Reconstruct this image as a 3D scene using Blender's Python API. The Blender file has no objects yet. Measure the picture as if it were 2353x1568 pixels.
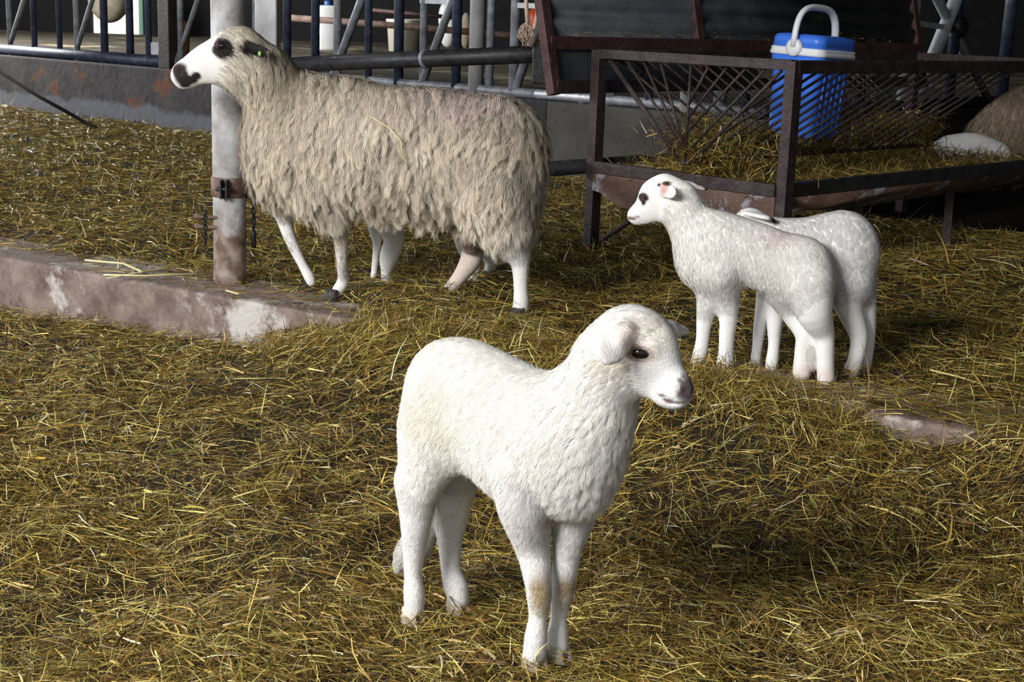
import bpy, bmesh, math, random
import numpy as np
from mathutils import Vector, Matrix, kdtree

# ------------------------------------------------------------------ camera
SC = bpy.context.scene
COL = SC.collection
F_PX, PITCH, ROLL, CAM_Z = 3300.0, math.radians(12.87), 0.035, 0.9
_R0 = np.array([1.0, 0, 0]); _U0 = np.array([0, math.sin(PITCH), math.cos(PITCH)])
FW = np.array([0, math.cos(PITCH), -math.sin(PITCH)])
RI = math.cos(ROLL) * _R0 + math.sin(ROLL) * _U0
UI = math.cos(ROLL) * _U0 - math.sin(ROLL) * _R0
CAMP = np.array([0, 0, CAM_Z])
cam_d = bpy.data.cameras.new('camera'); cam = bpy.data.objects.new('camera', cam_d)
COL.objects.link(cam); SC.camera = cam
cam.matrix_world = Matrix(((RI[0], UI[0], -FW[0], 0), (RI[1], UI[1], -FW[1], 0), (RI[2], UI[2], -FW[2], CAM_Z), (0, 0, 0, 1)))
cam_d.sensor_width = 36.0; cam_d.lens = F_PX / 2353 * 36.0
cam_d.clip_start = 0.05; cam_d.clip_end = 200
cam_d.dof.use_dof = True; cam_d.dof.focus_distance = 3.1; cam_d.dof.aperture_fstop = 18.0

# ------------------------------------------------------------------ world, daylight, exposure
SC.view_settings.view_transform = 'Standard'; SC.view_settings.look = 'None'
SC.view_settings.exposure = 0.07; SC.view_settings.gamma = 1.0
SC.view_settings.use_curve_mapping = False
W = bpy.data.worlds.new('sky'); SC.world = W; W.use_nodes = True
W.node_tree.nodes['Background'].inputs['Color'].default_value = (0.90, 0.94, 1.0, 1)
W.node_tree.nodes['Background'].inputs['Strength'].default_value = 0.5

def area(name, loc, target, sx, sy, power, col):
    l = bpy.data.lights.new(name, 'AREA'); l.shape = 'RECTANGLE'; l.size = sx; l.size_y = sy
    l.energy = power; l.color = col
    o = bpy.data.objects.new(name, l); COL.objects.link(o); o.location = loc
    o.rotation_euler = (Vector(target) - Vector(loc)).to_track_quat('-Z', 'Y').to_euler()
    return o
# daylight that comes in through the open front and the open left side of the barn
area('daylight_front', (-4.2, -1.3, 3.4), (0.3, 3.4, 0.1), 3.2, 2.0, 900, (1.0, 0.985, 0.96))
area('daylight_side', (-7.5, 5.0, 2.2), (0.0, 5.5, 0.3), 3.0, 1.6, 210, (0.93, 0.96, 1.0))
area('daylight_alley', (-7.5, 13.8, 2.4), (0.0, 14.6, 0.5), 2.0, 1.6, 800, (1.0, 0.98, 0.94))
sun = bpy.data.lights.new('sun', 'SUN'); sun.energy = 9.0; sun.angle = .01; sun.color = (1, .97, .9)
sun_o = bpy.data.objects.new('sun', sun); COL.objects.link(sun_o); sun_o.rotation_euler = (math.radians(25), 0, 0); sun_o.location = (0, -8, 14)   # high sun over the barn; its roof keeps it off the pens, it lights the yard behind
SC.cycles.max_bounces = 5; SC.cycles.diffuse_bounces = 3; SC.cycles.glossy_bounces = 2
SC.cycles.transmission_bounces = 3; SC.cycles.transparent_max_bounces = 4
SC.cycles.caustics_reflective = False; SC.cycles.caustics_refractive = False

# ------------------------------------------------------------------ measuring helpers (pixel <-> place)
def ray(u, v):
    return FW + (u - 1176.5) / F_PX * RI + (784 - v) / F_PX * UI
def gp(u, v, z=0.0):                       # where the line of sight meets the level z
    d = ray(u, v); t = (z - CAM_Z) / d[2]; return CAMP + d * t
def at(u, v, y):                           # where it meets the depth y
    d = ray(u, v); return CAMP + d * (y / d[1])
def proj(P):
    q = np.atleast_2d(P) - CAMP; z = q @ FW
    return 1176.5 + F_PX * (q @ RI) / z, 784 - F_PX * (q @ UI) / z, z
def onplane(u, v, O, Nn, s=0.0):           # meets a vertical plane through O + s*Nn
    d = ray(u, v); t = (np.dot(O, Nn) + s - np.dot(CAMP, Nn)) / np.dot(d, Nn); return CAMP + d * t, t
def nrm(a): a = np.asarray(a, float); return a / np.linalg.norm(a)

# ------------------------------------------------------------------ object helpers
def empty(name, loc):
    o = bpy.data.objects.new(name, None); COL.objects.link(o); o.location = loc; o.empty_display_size = .1; return o
def tag(o, label=None, cat=None, group=None, kind=None):
    if label: o['label'] = label
    if cat: o['category'] = cat
    if group: o['group'] = group
    if kind: o['kind'] = kind
    return o
def link_mesh(name, me, mat, parent=None, smooth=True):
    o = bpy.data.objects.new(name, me); COL.objects.link(o)
    if mat: me.materials.append(mat)
    if smooth and len(me.polygons):
        me.polygons.foreach_set('use_smooth', np.ones(len(me.polygons), bool))
    if parent is not None:
        o.parent = parent
        o.matrix_parent_inverse = Matrix.Translation(parent.location).inverted() if parent.parent is None else (Matrix.Translation(parent.parent.location).inverted())
        if parent.parent is not None: o.matrix_parent_inverse = Matrix.Identity(4)
        if parent.parent is not None:
            # sub-part: the part carries world coordinates already
            o.matrix_parent_inverse = Matrix.Identity(4)
        elif parent.type == 'MESH': o.matrix_parent_inverse = Matrix.Identity(4)
    return o
def mesh_np(name, V, Fq, mat, parent=None, smooth=True, col=None):
    V = np.asarray(V, np.float32); Fq = np.asarray(Fq, np.int32); k = Fq.shape[1]
    me = bpy.data.meshes.new(name)
    me.vertices.add(len(V)); me.vertices.foreach_set('co', V.ravel())
    me.loops.add(Fq.size); me.loops.foreach_set('vertex_index', Fq.ravel())
    me.polygons.add(len(Fq)); me.polygons.foreach_set('loop_start', np.arange(0, Fq.size, k, dtype=np.int32))
    try: me.polygons.foreach_set('loop_total', np.full(len(Fq), k, np.int32))
    except Exception: pass
    me.update(calc_edges=True)
    if col is not None:
        a = me.color_attributes.new('Col', 'FLOAT_COLOR', 'POINT')
        c = np.ones((len(V), 4), np.float32); c[:, :3] = col; a.data.foreach_set('color', c.ravel())
    return link_mesh(name, me, mat, parent, smooth)

class MB:
    """collects shapes into ONE mesh"""
    def __init__(s): s.bm = bmesh.new()
    def box(s, c, size, ax=None, bevel=0.0):
        ax = ax or (np.array([1, 0, 0]), np.array([0, 1, 0]), np.array([0, 0, 1]))
        r = bmesh.ops.create_cube(s.bm, size=1.0); vs = r['verts']
        m = Matrix([[ax[j][i] * size[j] for j in range(3)] + [c[i]] for i in range(3)] + [[0, 0, 0, 1]])
        bmesh.ops.transform(s.bm, matrix=m, verts=vs)
        if bevel > 0:
            es = list({e for v in vs for e in v.link_edges})
            bmesh.ops.bevel(s.bm, geom=es, offset=bevel, segments=2, affect='EDGES', profile=.6)
        return s
    def bar(s, a, b, w, h=None, up=(0, 0, 1), bevel=0.0):
        a = np.asarray(a, float); b = np.asarray(b, float); d = b - a; L = np.linalg.norm(d); d /= L
        up = np.asarray(up, float)
        if abs(np.dot(up, d)) > .95: up = np.array([0, 1.0, 0])
        x = nrm(np.cross(up, d)); z = np.cross(d, x)
        return s.box((a + b) / 2, (w, L, h or w), (x, d, z), bevel)
    def tube(s, pts, r, n=12, closed=False, flat=None):
        pts = [np.asarray(p, float) for p in pts]; m = len(pts)
        rr = r if hasattr(r, '__len__') else [r] * m
        rings = []; prev = None
        for i in range(m):
            if closed: t = pts[(i + 1) % m] - pts[i - 1]
            else: t = pts[min(i + 1, m - 1)] - pts[max(i - 1, 0)]
            t = nrm(t)
            if prev is None:
                x = np.cross(t, [0, 0, 1.0]); x = nrm(x) if np.linalg.norm(x) > .05 else np.array([1.0, 0, 0])
            else: x = nrm(prev - np.dot(prev, t) * t)
            prev = x; y = np.cross(t, x)
            k2 = flat or 1.0
            rings.append([s.bm.verts.new(pts[i] + rr[i] * (math.cos(a) * x + k2 * math.sin(a) * y)) for a in [2 * math.pi * j / n for j in range(n)]])
        rng = range(m) if closed else range(m - 1)
        for i in rng:
            A, B = rings[i], rings[(i + 1) % m]
            for j in range(n): s.bm.faces.new((A[j], A[(j + 1) % n], B[(j + 1) % n], B[j]))
        if not closed: s.bm.faces.new(rings[0][::-1]); s.bm.faces.new(rings[-1])
        return s
    def ball(s, c, r, ax=None, seg=16):
        ax = ax or (np.array([1, 0, 0]), np.array([0, 1, 0]), np.array([0, 0, 1]))
        q = bmesh.ops.create_uvsphere(s.bm, u_segments=seg, v_segments=seg * 2 // 3, radius=1.0)
        r = r if hasattr(r, '__len__') else (r, r, r)
        m = Matrix([[ax[j][i] * r[j] for j in range(3)] + [c[i]] for i in range(3)] + [[0, 0, 0, 1]])
        bmesh.ops.transform(s.bm, matrix=m, verts=q['verts']); return s
    def lathe(s, c, prof, n=24, ax=(0, 0, 1)):
        ax = nrm(ax); x = np.cross(ax, [0, 1.0, 0.1]); x = nrm(x); y = np.cross(ax, x); c = np.asarray(c, float)
        rings = [[s.bm.verts.new(c + ax * h + max(r, 1e-4) * (math.cos(a) * x + math.sin(a) * y)) for a in [2 * math.pi * j / n for j in range(n)]] for r, h in prof]
        for A, B in zip(rings, rings[1:]):
            for j in range(n): s.bm.faces.new((A[j], A[(j + 1) % n], B[(j + 1) % n], B[j]))
        return s
    def build(s, name, mat, parent=None, smooth=False):
        bmesh.ops.recalc_face_normals(s.bm, faces=s.bm.faces)
        me = bpy.data.meshes.new(name); s.bm.to_mesh(me); s.bm.free()
        o = link_mesh(name, me, mat, parent, smooth)
        return o

# ------------------------------------------------------------------ noise in numpy
_rs = np.random.RandomState(11); _PERM = _rs.rand(64, 64, 64).astype(np.float32)
def vnoise(P, freq, off=0.0):
    q = np.asarray(P, np.float64) * freq + off
    if q.shape[1] == 2: q = np.c_[q, np.zeros(len(q))]
    i = np.floor(q).astype(int); f = q - i; f = f * f * (3 - 2 * f); i &= 63; j = (i + 1) & 63
    g = lambda a, b, c: _PERM[a, b, c]
    x0, y0, z0 = i.T; x1, y1, z1 = j.T; fx, fy, fz = f.T
    c00 = g(x0, y0, z0) * (1 - fx) + g(x1, y0, z0) * fx; c10 = g(x0, y1, z0) * (1 - fx) + g(x1, y1, z0) * fx
    c01 = g(x0, y0, z1) * (1 - fx) + g(x1, y0, z1) * fx; c11 = g(x0, y1, z1) * (1 - fx) + g(x1, y1, z1) * fx
    return (c00 * (1 - fy) + c10 * fy) * (1 - fz) + (c01 * (1 - fy) + c11 * fy) * fz - .5

# ------------------------------------------------------------------ materials
def mat_new(name):
    m = bpy.data.materials.new(name); m.use_nodes = True; nt = m.node_tree
    return m, nt, nt.nodes['Principled BSDF']
def M_plain(name, col, rough=.6, metal=0.0, spec=.4, coat=0):
    m, nt, b = mat_new(name); b.inputs['Base Color'].default_value = (*col, 1); b.inputs['Roughness'].default_value = rough
    b.inputs['Metallic'].default_value = metal; b.inputs['Specular IOR Level'].default_value = spec
    b.inputs['Coat Weight'].default_value = coat
    return m
def M_mottled(name, c1, c2, scale=12, rough=.6, metal=0.0, c3=None, s3=3, t3=.58, bump=.25, spec=.4, stretch=(1, 1, 1), bscale=None):
    m, nt, b = mat_new(name); N = nt.nodes; L = nt.links
    tc = N.new('ShaderNodeTexCoord'); mp = N.new('ShaderNodeMapping'); mp.inputs['Scale'].default_value = stretch
    L.new(tc.outputs['Object'], mp.inputs['Vector'])
    n1 = N.new('ShaderNodeTexNoise'); n1.inputs['Scale'].default_value = scale; n1.inputs['Detail'].default_value = 8; n1.inputs['Roughness'].default_value = .65
    L.new(mp.outputs[0], n1.inputs['Vector'])
    r = N.new('ShaderNodeValToRGB'); r.color_ramp.elements[0].position = .35; r.color_ramp.elements[1].position = .65
    r.color_ramp.elements[0].color = (*c1, 1); r.color_ramp.elements[1].color = (*c2, 1); L.new(n1.outputs['Fac'], r.inputs['Fac'])
    out = r.outputs['Color']
    if c3:
        n3 = N.new('ShaderNodeTexNoise'); n3.inputs['Scale'].default_value = s3; n3.inputs['Detail'].default_value = 10; n3.inputs['Roughness'].default_value = .7
        L.new(mp.outputs[0], n3.inputs['Vector'])
        r3 = N.new('ShaderNodeValToRGB'); r3.color_ramp.elements[0].position = t3; r3.color_ramp.elements[1].position = t3 + .07; L.new(n3.outputs['Fac'], r3.inputs['Fac'])
        mx = N.new('ShaderNodeMix'); mx.data_type = 'RGBA'; mx.inputs['B'].default_value = (*c3, 1)
        L.new(r3.outputs['Color'], mx.inputs['Factor']); L.new(out, mx.inputs['A']); out = mx.outputs['Result']
    L.new(out, b.inputs['Base Color']); b.inputs['Roughness'].default_value = rough; b.inputs['Metallic'].default_value = metal; b.inputs['Specular IOR Level'].default_value = spec
    nb = N.new('ShaderNodeTexNoise'); nb.inputs['Scale'].default_value = bscale or scale * 4; nb.inputs['Detail'].default_value = 6; L.new(mp.outputs[0], nb.inputs['Vector'])
    bp = N.new('ShaderNodeBump'); bp.inputs['Strength'].default_value = bump; bp.inputs['Distance'].default_value = .01
    L.new(nb.outputs['Fac'], bp.inputs['Height']); L.new(bp.outputs['Normal'], b.inputs['Normal'])
    return m
def M_attr(name, rough=.7, spec=.25, trans=0.0, sheen=0.0, bump=0, bs=300):
    m, nt, b = mat_new(name); N = nt.nodes; L = nt.links
    a = N.new('ShaderNodeAttribute'); a.attribute_name = 'Col'; L.new(a.outputs['Color'], b.inputs['Base Color'])
    b.inputs['Roughness'].default_value = rough; b.inputs['Specular IOR Level'].default_value = spec; b.inputs['Sheen Weight'].default_value = sheen
    if trans > 0:
        t = N.new('ShaderNodeBsdfTranslucent'); L.new(a.outputs['Color'], t.inputs['Color'])
        mx = N.new('ShaderNodeMixShader'); mx.inputs[0].default_value = trans
        L.new(b.outputs[0], mx.inputs[1]); L.new(t.outputs[0], mx.inputs[2]); L.new(mx.outputs[0], N['Material Output'].inputs['Surface'])
    if bump:
        tc = N.new('ShaderNodeTexCoord'); nb = N.new('ShaderNodeTexNoise'); nb.inputs['Scale'].default_value = bs; nb.inputs['Detail'].default_value = 4; L.new(tc.outputs['Object'], nb.inputs['Vector'])
        bp = N.new('ShaderNodeBump'); bp.inputs['Strength'].default_value = bump; bp.inputs['Distance'].default_value = .004
        L.new(nb.outputs['Fac'], bp.inputs['Height']); L.new(bp.outputs['Normal'], b.inputs['Normal'])
    return m
m_skin = M_attr('skin and short coat', .75, .2, 0, 0, .3, 260)
m_fur = M_attr('lamb wool', .8, .12, .40)
m_wool = M_attr('ewe wool', .8, .12, .22)
m_hay = M_attr('dry hay', .48, .32, .10)
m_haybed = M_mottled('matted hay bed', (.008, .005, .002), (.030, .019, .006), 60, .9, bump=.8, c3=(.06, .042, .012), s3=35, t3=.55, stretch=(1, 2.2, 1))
m_conc = M_mottled('stained concrete kerb', (.12, .082, .066), (.29, .225, .195), 9, .85, c3=(.50, .47, .44), s3=2.6, t3=.52, bump=.55, bscale=60)
m_earth = M_mottled('dirty floor', (.05, .036, .028), (.10, .075, .058), 14, .9, bump=.6)
m_wall = M_mottled('grimy manger wall', (.018, .017, .019), (.052, .048, .052), 5, .85, c3=(.13, .048, .018), s3=2.6, t3=.55, bump=.4)
def limewash(m, z0=.10, col=(.115, .12, .14)):
    nt = m.node_tree; N = nt.nodes; L = nt.links; b = N['Principled BSDF']; src = b.inputs['Base Color'].links[0].from_socket
    tc = N.new('ShaderNodeTexCoord'); sx = N.new('ShaderNodeSeparateXYZ'); L.new(tc.outputs['Object'], sx.inputs[0])
    nz = N.new('ShaderNodeTexNoise'); nz.inputs['Scale'].default_value = 3.0; nz.inputs['Detail'].default_value = 8; L.new(tc.outputs['Object'], nz.inputs['Vector'])
    a = N.new('ShaderNodeMath'); a.operation = 'MULTIPLY_ADD'; L.new(nz.outputs['Fac'], a.inputs[0]); a.inputs[1].default_value = -.22; L.new(sx.outputs['Z'], a.inputs[2])
    r = N.new('ShaderNodeMapRange'); r.inputs['From Min'].default_value = z0 - .10; r.inputs['From Max'].default_value = z0 - .06; r.inputs['To Min'].default_value = 1; r.inputs['To Max'].default_value = 0; L.new(a.outputs[0], r.inputs['Value'])
    mx = N.new('ShaderNodeMix'); mx.data_type = 'RGBA'; L.new(r.outputs[0], mx.inputs['Factor']); L.new(src, mx.inputs['A']); mx.inputs['B'].default_value = (*col, 1); L.new(mx.outputs['Result'], b.inputs['Base Color'])
limewash(m_wall)
m_wallr = M_mottled('grey manger wall', (.05, .048, .044), (.10, .096, .088), 4, .85, c3=(.22, .08, .03), s3=3.1, t3=.66, bump=.3)
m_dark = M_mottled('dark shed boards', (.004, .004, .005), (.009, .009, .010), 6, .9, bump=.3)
m_post = M_mottled('weathered galvanised post', (.30, .30, .31), (.56, .56, .58), 7, .55, metal=.15, c3=(.22, .17, .13), s3=5.5, t3=.60, bump=.25, stretch=(1, 1, .6))
m_rust = M_mottled('rusty steel', (.10, .055, .035), (.24, .17, .14), 14, .75, metal=.1, c3=(.30, .26, .25), s3=8, t3=.58, bump=.5)
m_frame = M_mottled('dark brown steel', (.022, .014, .014), (.060, .042, .042), 16, .55, metal=.2, bump=.3)
m_frame2 = M_mottled('red brown steel', (.035, .014, .014), (.085, .04, .04), 16, .6, metal=.1, bump=.3)
m_black = M_mottled('black pipe', (.010, .010, .012), (.035, .034, .036), 20, .45, bump=.2)
m_blue = M_mottled('dark blue barrier steel', (.018, .024, .042), (.055, .070, .115), 16, .5, metal=.2, c3=(.15, .17, .22), s3=9, t3=.60, bump=.2)
m_galv = M_mottled('galvanised barrier steel', (.16, .17, .19), (.36, .38, .42), 14, .5, metal=.3, bump=.2)
m_white = M_mottled('worn white paint', (.42, .44, .48), (.66, .68, .72), 12, .55, bump=.15)
m_corr = M_mottled('dull corrugated sheet', (.030, .034, .040), (.075, .080, .088), 5, .6, metal=.2, c3=(.12, .11, .10), s3=7, t3=.62, bump=.2)
m_trough = M_mottled('rusted trough plate', (.085, .045, .032), (.16, .10, .075), 9, .6, metal=.15, c3=(.30, .30, .34), s3=7, t3=.52, bump=.35)
m_cool = M_plain('blue plastic', (.05, .19, .80), .38, 0, .5)
m_coolw = M_plain('white plastic', (.80, .82, .85), .4, 0, .5)
m_cream = M_plain('cream plastic', (.72, .68, .55), .5)
m_wpl = M_plain('white container plastic', (.82, .84, .86), .5)
m_eye = M_plain('dark eye', (.012, .006, .005), .16, 0, .45, 0)
m_hoof = M_mottled('dark hoof horn', (.02, .018, .018), (.07, .06, .055), 40, .5)
m_hoofl = M_mottled('pale hoof horn', (.42, .36, .30), (.62, .56, .50), 40, .6)
m_tag = M_plain('lime ear tag plastic', (.26, .52, .10), .4)
m_rope = M_mottled('frayed rope', (.45, .33, .24), (.66, .52, .42), 60, .9)
m_green = M_plain('dark green paint', (.02, .055, .04), .6)
m_orange = M_plain('orange red plastic', (.42, .06, .02), .5)
m_sack = M_mottled('beige sack cloth', (.22, .19, .14), (.34, .30, .23), 20, .9)
m_out = M_mottled('bright yard concrete', (.70, .70, .66), (.85, .85, .82), 2, .9)
m_chain = M_plain('dark chain steel', (.03, .03, .035), .4, .7)

# ------------------------------------------------------------------ the lie of the land
KA = gp(0, 590)[:2]; KB = gp(2200, 985)[:2]
KD = nrm(KB - KA); KN = np.array([-KD[1], KD[0]])       # along the kerb; KN points to the rear pen
if KN[1] < 0: KN = -KN
def kdist(x, y): return (x - KA[0]) * KN[0] + (y - KA[1]) * KN[1]
def near_h(x, y):
    d = -kdist(x, y); P = np.c_[x, y]
    T = np.interp(x, [-2.2, -1.0, -.62, -.42, -.2, .6, .76, .98, 1.12, 2.0], [-.185, -.14, -.07, 0.0, .03, .035, -.01, -.03, .02, .03])
    w = np.exp(-(np.clip(d, 0, 9) / .30) ** 2)
    b = -.125 + vnoise(P, 2.3) * .035 + vnoise(P, 6.1, 3.3) * .028 + vnoise(P, 14, 7.7) * .012
    return b * (1 - w) + (T + vnoise(P, 9, 1.7) * .02) * w
def far_h(x, y):
    P = np.c_[x, y]; d = kdist(x, y)
    b = .012 + vnoise(P, 1.6, 5.0) * .03 + vnoise(P, 4.5, 9.1) * .03 + vnoise(P, 11, 2.2) * .012
    w = np.where(x > -.45, 1.0, np.clip((d - .02) / .3, 0, 1)); w = w * np.clip((x + .6) / .15, 0, 1) + np.clip((d - .02) / .3, 0, 1) * (1 - np.clip((x + .6) / .15, 0, 1))
    return (b + .008) * w + (-.004) * (1 - w)

def grid_sheet(name, hf, s0, s1, d0, d1, st, mat, cut=None):
    """a sheet laid out along the kerb: s runs along it, d away from it"""
    ss = np.arange(s0, s1, st); ds = np.arange(d0, d1 + 1e-6, st); S_, D_ = np.meshgrid(ss, ds, indexing='ij')
    xy = KA + S_.ravel()[:, None] * KD + D_.ravel()[:, None] * KN
    V = np.c_[xy, hf(xy[:, 0], xy[:, 1])]; idx = np.arange(S_.size).reshape(S_.shape)
    Q = np.c_[idx[:-1, :-1].ravel(), idx[1:, :-1].ravel(), idx[1:, 1:].ravel(), idx[:-1, 1:].ravel()]
    if cut is not None:
        c = V[Q].mean(1); Q = Q[cut(c[:, 0], c[:, 1])]; used = np.unique(Q); mp = np.zeros(len(V), int); mp[used] = np.arange(len(used)); V = V[used]; Q = mp[Q]
    return mesh_np(name, V, Q, mat)

# manger wall corner and directions
W0 = gp(0, 245)[:2]; W2 = gp(1250, 405)[:2]; WD = nrm(W2 - W0); WN = np.array([-WD[1], WD[0]])
if WN[1] < 0: WN = -WN
WCs = 1.42                                              # how far the corner lies beyond W2
WC = W2 + WD * WCs
WALLH = .42
WR = nrm(np.array([.66, .75])); WRN = np.array([WR[1], -WR[0]])   # the second leg runs back to the right
def wdist(x, y): return (x - W0[0]) * WN[0] + (y - W0[1]) * WN[1]
def v3(p, z): return np.array([p[0], p[1], z])

# setting ----------------------------------------------------------
mb = MB(); mb.box((0, 8, -.55), (26, 30, .5)); tag(mb.build('floor', m_earth), kind='structure')
A_ = KA - KD * 3.0; B_ = KB + KD * 3.5; Lk = np.linalg.norm(B_ - A_)
mb = MB(); mid = (A_ + B_) / 2 + KN * .15
mb.box(v3(mid, -.15), (Lk, .30, .30), (v3(KD, 0), v3(KN, 0), np.array([0, 0, 1])), bevel=.012)
kerb = mb.build('trim_1', m_conc); tag(kerb, kind='structure')
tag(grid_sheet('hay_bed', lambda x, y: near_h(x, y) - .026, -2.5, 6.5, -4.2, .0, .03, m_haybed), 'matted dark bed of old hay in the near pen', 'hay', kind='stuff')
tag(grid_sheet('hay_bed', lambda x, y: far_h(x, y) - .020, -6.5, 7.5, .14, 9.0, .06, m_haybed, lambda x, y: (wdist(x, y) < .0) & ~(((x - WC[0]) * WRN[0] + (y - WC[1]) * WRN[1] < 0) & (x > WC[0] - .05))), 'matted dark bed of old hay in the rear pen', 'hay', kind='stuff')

Lw = 9.0
a = W2 - WD * Lw
mb = MB(); mb.box(v3((a + W2) / 2 + WN * .1, WALLH / 2 - .05), (Lw, .2, WALLH + .1), (v3(WD, 0), v3(WN, 0), np.array([0, 0, 1])), bevel=.01)
tag(mb.build('wall_back', m_wall), kind='structure')
mb = MB(); mb.box(v3((W2 + WC) / 2 + WN * .1, WALLH / 2 - .05), (WCs, .2, WALLH + .1), (v3(WD, 0), v3(WN, 0), np.array([0, 0, 1])), bevel=.01)
tag(mb.build('wall_center', m_wallr), kind='structure')
mb = MB(); mb.box(v3(WC + WR * 4.0 - WRN * .1, WALLH / 2 - .05), (8.0, .2, WALLH + .1), (v3(WR, 0), v3(WRN, 0), np.array([0, 0, 1])), bevel=.01)
tag(mb.build('wall_right', m_wallr), kind='structure')
# feed alley floor behind the manger wall, shed shell
BY = 20.0
mb = MB(); mb.box((0, 15.5, .38), (30, 12, .1)); fl = mb.build('floor_alley', m_earth)
bpy.data.objects.remove(fl)
P1 = W0 + WN * .2 - WD * 8; P2 = WC + WN * .2
mb = MB()
vs = [mb.bm.verts.new(p) for p in [v3(P1, .44), v3(P2, .44), v3(WC + WR * 9, .44), (14, BY, .44), (-14, BY, .44)]]
mb.bm.faces.new(vs); tag(mb.build('floor_alley', M_mottled('strewn alley floor', (.025, .02, .014), (.07, .055, .035), 5, .9, c3=(.30, .26, .17), s3=1.1, t3=.54)), kind='structure')
def backwall():
    mb = MB(); xl, xr = at(212, 60, BY)[0], at(332, 60, BY)[0]
    mb.box(((-14 + xl) / 2, BY, 1.8), (xl + 14, .15, 3.6)); mb.box(((14 + xr) / 2, BY, 1.8), (14 - xr, .15, 3.6))
    mb.box(((xl + xr) / 2, BY, 3.0), (xr - xl, .15, 1.2)); mb.box(((xl + xr) / 2, BY, .14), (xr - xl, .15, .30))
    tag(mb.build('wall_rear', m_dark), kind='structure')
    return xl, xr
XL, XR = backwall()
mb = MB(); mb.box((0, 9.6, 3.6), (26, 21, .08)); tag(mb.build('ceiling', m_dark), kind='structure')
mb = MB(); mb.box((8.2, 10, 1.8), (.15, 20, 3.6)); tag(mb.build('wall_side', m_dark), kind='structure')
mb = MB(); mb.box((0, 27.1, .05), (40, 14, .1)); tag(mb.build('yard_ground', m_out), kind='structure')
mb = MB(); mb.box((-6, 28, 1.6), (18, .2, 3.0)); tag(mb.build('wall_added_bright', M_mottled('added sun-catching wall', (.80, .80, .66), (.86, .86, .78), 1.5, .9)), kind='structure')  # wall added to catch the sun, so the rear opening looks bright

# ------------------------------------------------------------------ barrier behind the manger wall
def wallpt(u, v): return onplane(u, v, v3(W0 + WN * .1, 0), v3(WN, 0))[0]
def wallpt2(u, v): return onplane(u, v, v3(WC - WRN * .1, 0), v3(WRN, 0))[0]
def barrier(u_list, wp, label, z1=1.75, rail=None):
    r = empty('feed_barrier', wp(u_list[0][1][0], 100) * np.array([1, 1, 0]) + np.array([0, 0, WALLH])); tag(r, label, 'barrier')
    for kind, uv, rad, mat in u_list:
        if kind == 'v':
            p = wp(*uv); mb = MB(); mb.tube([v3(p[:2], WALLH), v3(p[:2], z1)], rad, 14); mb.build('bar', mat, r, True)
        elif kind == 'd':
            p, q = wp(uv[0], uv[1]), wp(uv[2], uv[3]); d = q - p
            p = p + d * ((WALLH + .02 - p[2]) / d[2]); q = p + d * ((z1 - .02 - p[2]) / d[2])
            mb = MB(); mb.tube([p, q], rad, 12); mb.build('slanted_bar', mat, r, True)
        elif kind == 'h':
            p, q = wp(uv[0], uv[1]), wp(uv[2], uv[3]); mb = MB(); mb.bar(p, q, .03, .03, bevel=.003); mb.build('cross_piece', mat, r)
    (p, q, rad, mat, z) = rail
    mb = MB(); mb.tube([v3(p, z), v3((p + q) / 2, z), v3(q, z)], rad, 14); mb.build('bottom_rail', mat, r, True)
    mb = MB(); mb.tube([v3(p, z1), v3(q, z1)], .03, 12); mb.build('top_rail', mat, r, True)
    return r
G, B = m_galv, m_blue
wb = lambda u: wallpt(u, 100)[:2]
barrier([('v', (-60, 60), .024, B), ('v', (22, 60), .022, G), ('d', (22, 105, 55, 0), .02, G), ('v', (78, 60), .024, B), ('v', (136, 60), .022, B), ('v', (176, 60), .022, G), ('d', (178, 108, 212, 0), .02, G),
         ('v', (239, 60), .030, B), ('v', (298, 60), .030, B), ('v', (341, 60), .024, B)], wallpt,
        'dark blue tubular feed barrier on the grimy wall, left of the round post', rail=(wb(-90), wb(372), .042, B, WALLH + .045))
barrier([('v', (415, 60), .024, G), ('d', (417, 110, 455, 0), .02, G), ('v', (546, 60), .02, B), ('v', (587, 60), .02, G), ('v', (660, 60), .028, B), ('v', (725, 60), .028, B),
         ('v', (776, 60), .026, G), ('d', (788, 115, 828, 8), .028, G), ('v', (847, 60), .024, B), ('v', (917, 60), .032, B), ('v', (974, 60), .024, G), ('d', (985, 150, 1040, 0), .026, G), ('h', (968, 2, 1040, 5), .02, m_white),
         ('v', (1050, 60), .030, B), ('v', (1128, 60), .024, G), ('v', (1184, 60), .028, G), ('d', (1190, 190, 1235, 60), .026, G), ('h', (1182, 12, 1240, 14), .02, m_white)], wallpt,
        'tubular feed barrier with slanted head bars behind the big ewe', rail=(wb(412), wb(1235), .028, G, WALLH + .03))
barrier([('v', (1346, 60), .022, G), ('v', (1405, 60), .024, G), ('d', (1408, 210, 1450, 80), .022, G), ('v', (1500, 60), .022, B), ('v', (1660, 60), .024, G), ('d', (1664, 210, 1700, 80), .022, G), ('v', (1725, 60), .022, B)], wallpt,
        'grey feed barrier rail and bars seen through the hay rack', rail=(wb(1238), WC - WD * .06 + WN * .1, .028, G, WALLH + .03))
barrier([('v', (2093, 60), .045, m_white), ('h', (2096, 52, 2168, 62), .03, m_white), ('d', (2152, 110, 2172, 60), .04, m_white), ('d', (2190, 70, 2160, 10), .03, m_white), ('v', (2196, 60), .035, B), ('v', (2318, 60), .040, B),
         ('v', (2450, 60), .035, B), ('v', (1990, 60), .03, B)], wallpt2,
        'white and blue headlock barrier behind the hay rack at the right', rail=(WC + WR * .3 - WRN * .1, WC + WR * 6 - WRN * .1, .03, B, WALLH + .03))
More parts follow.
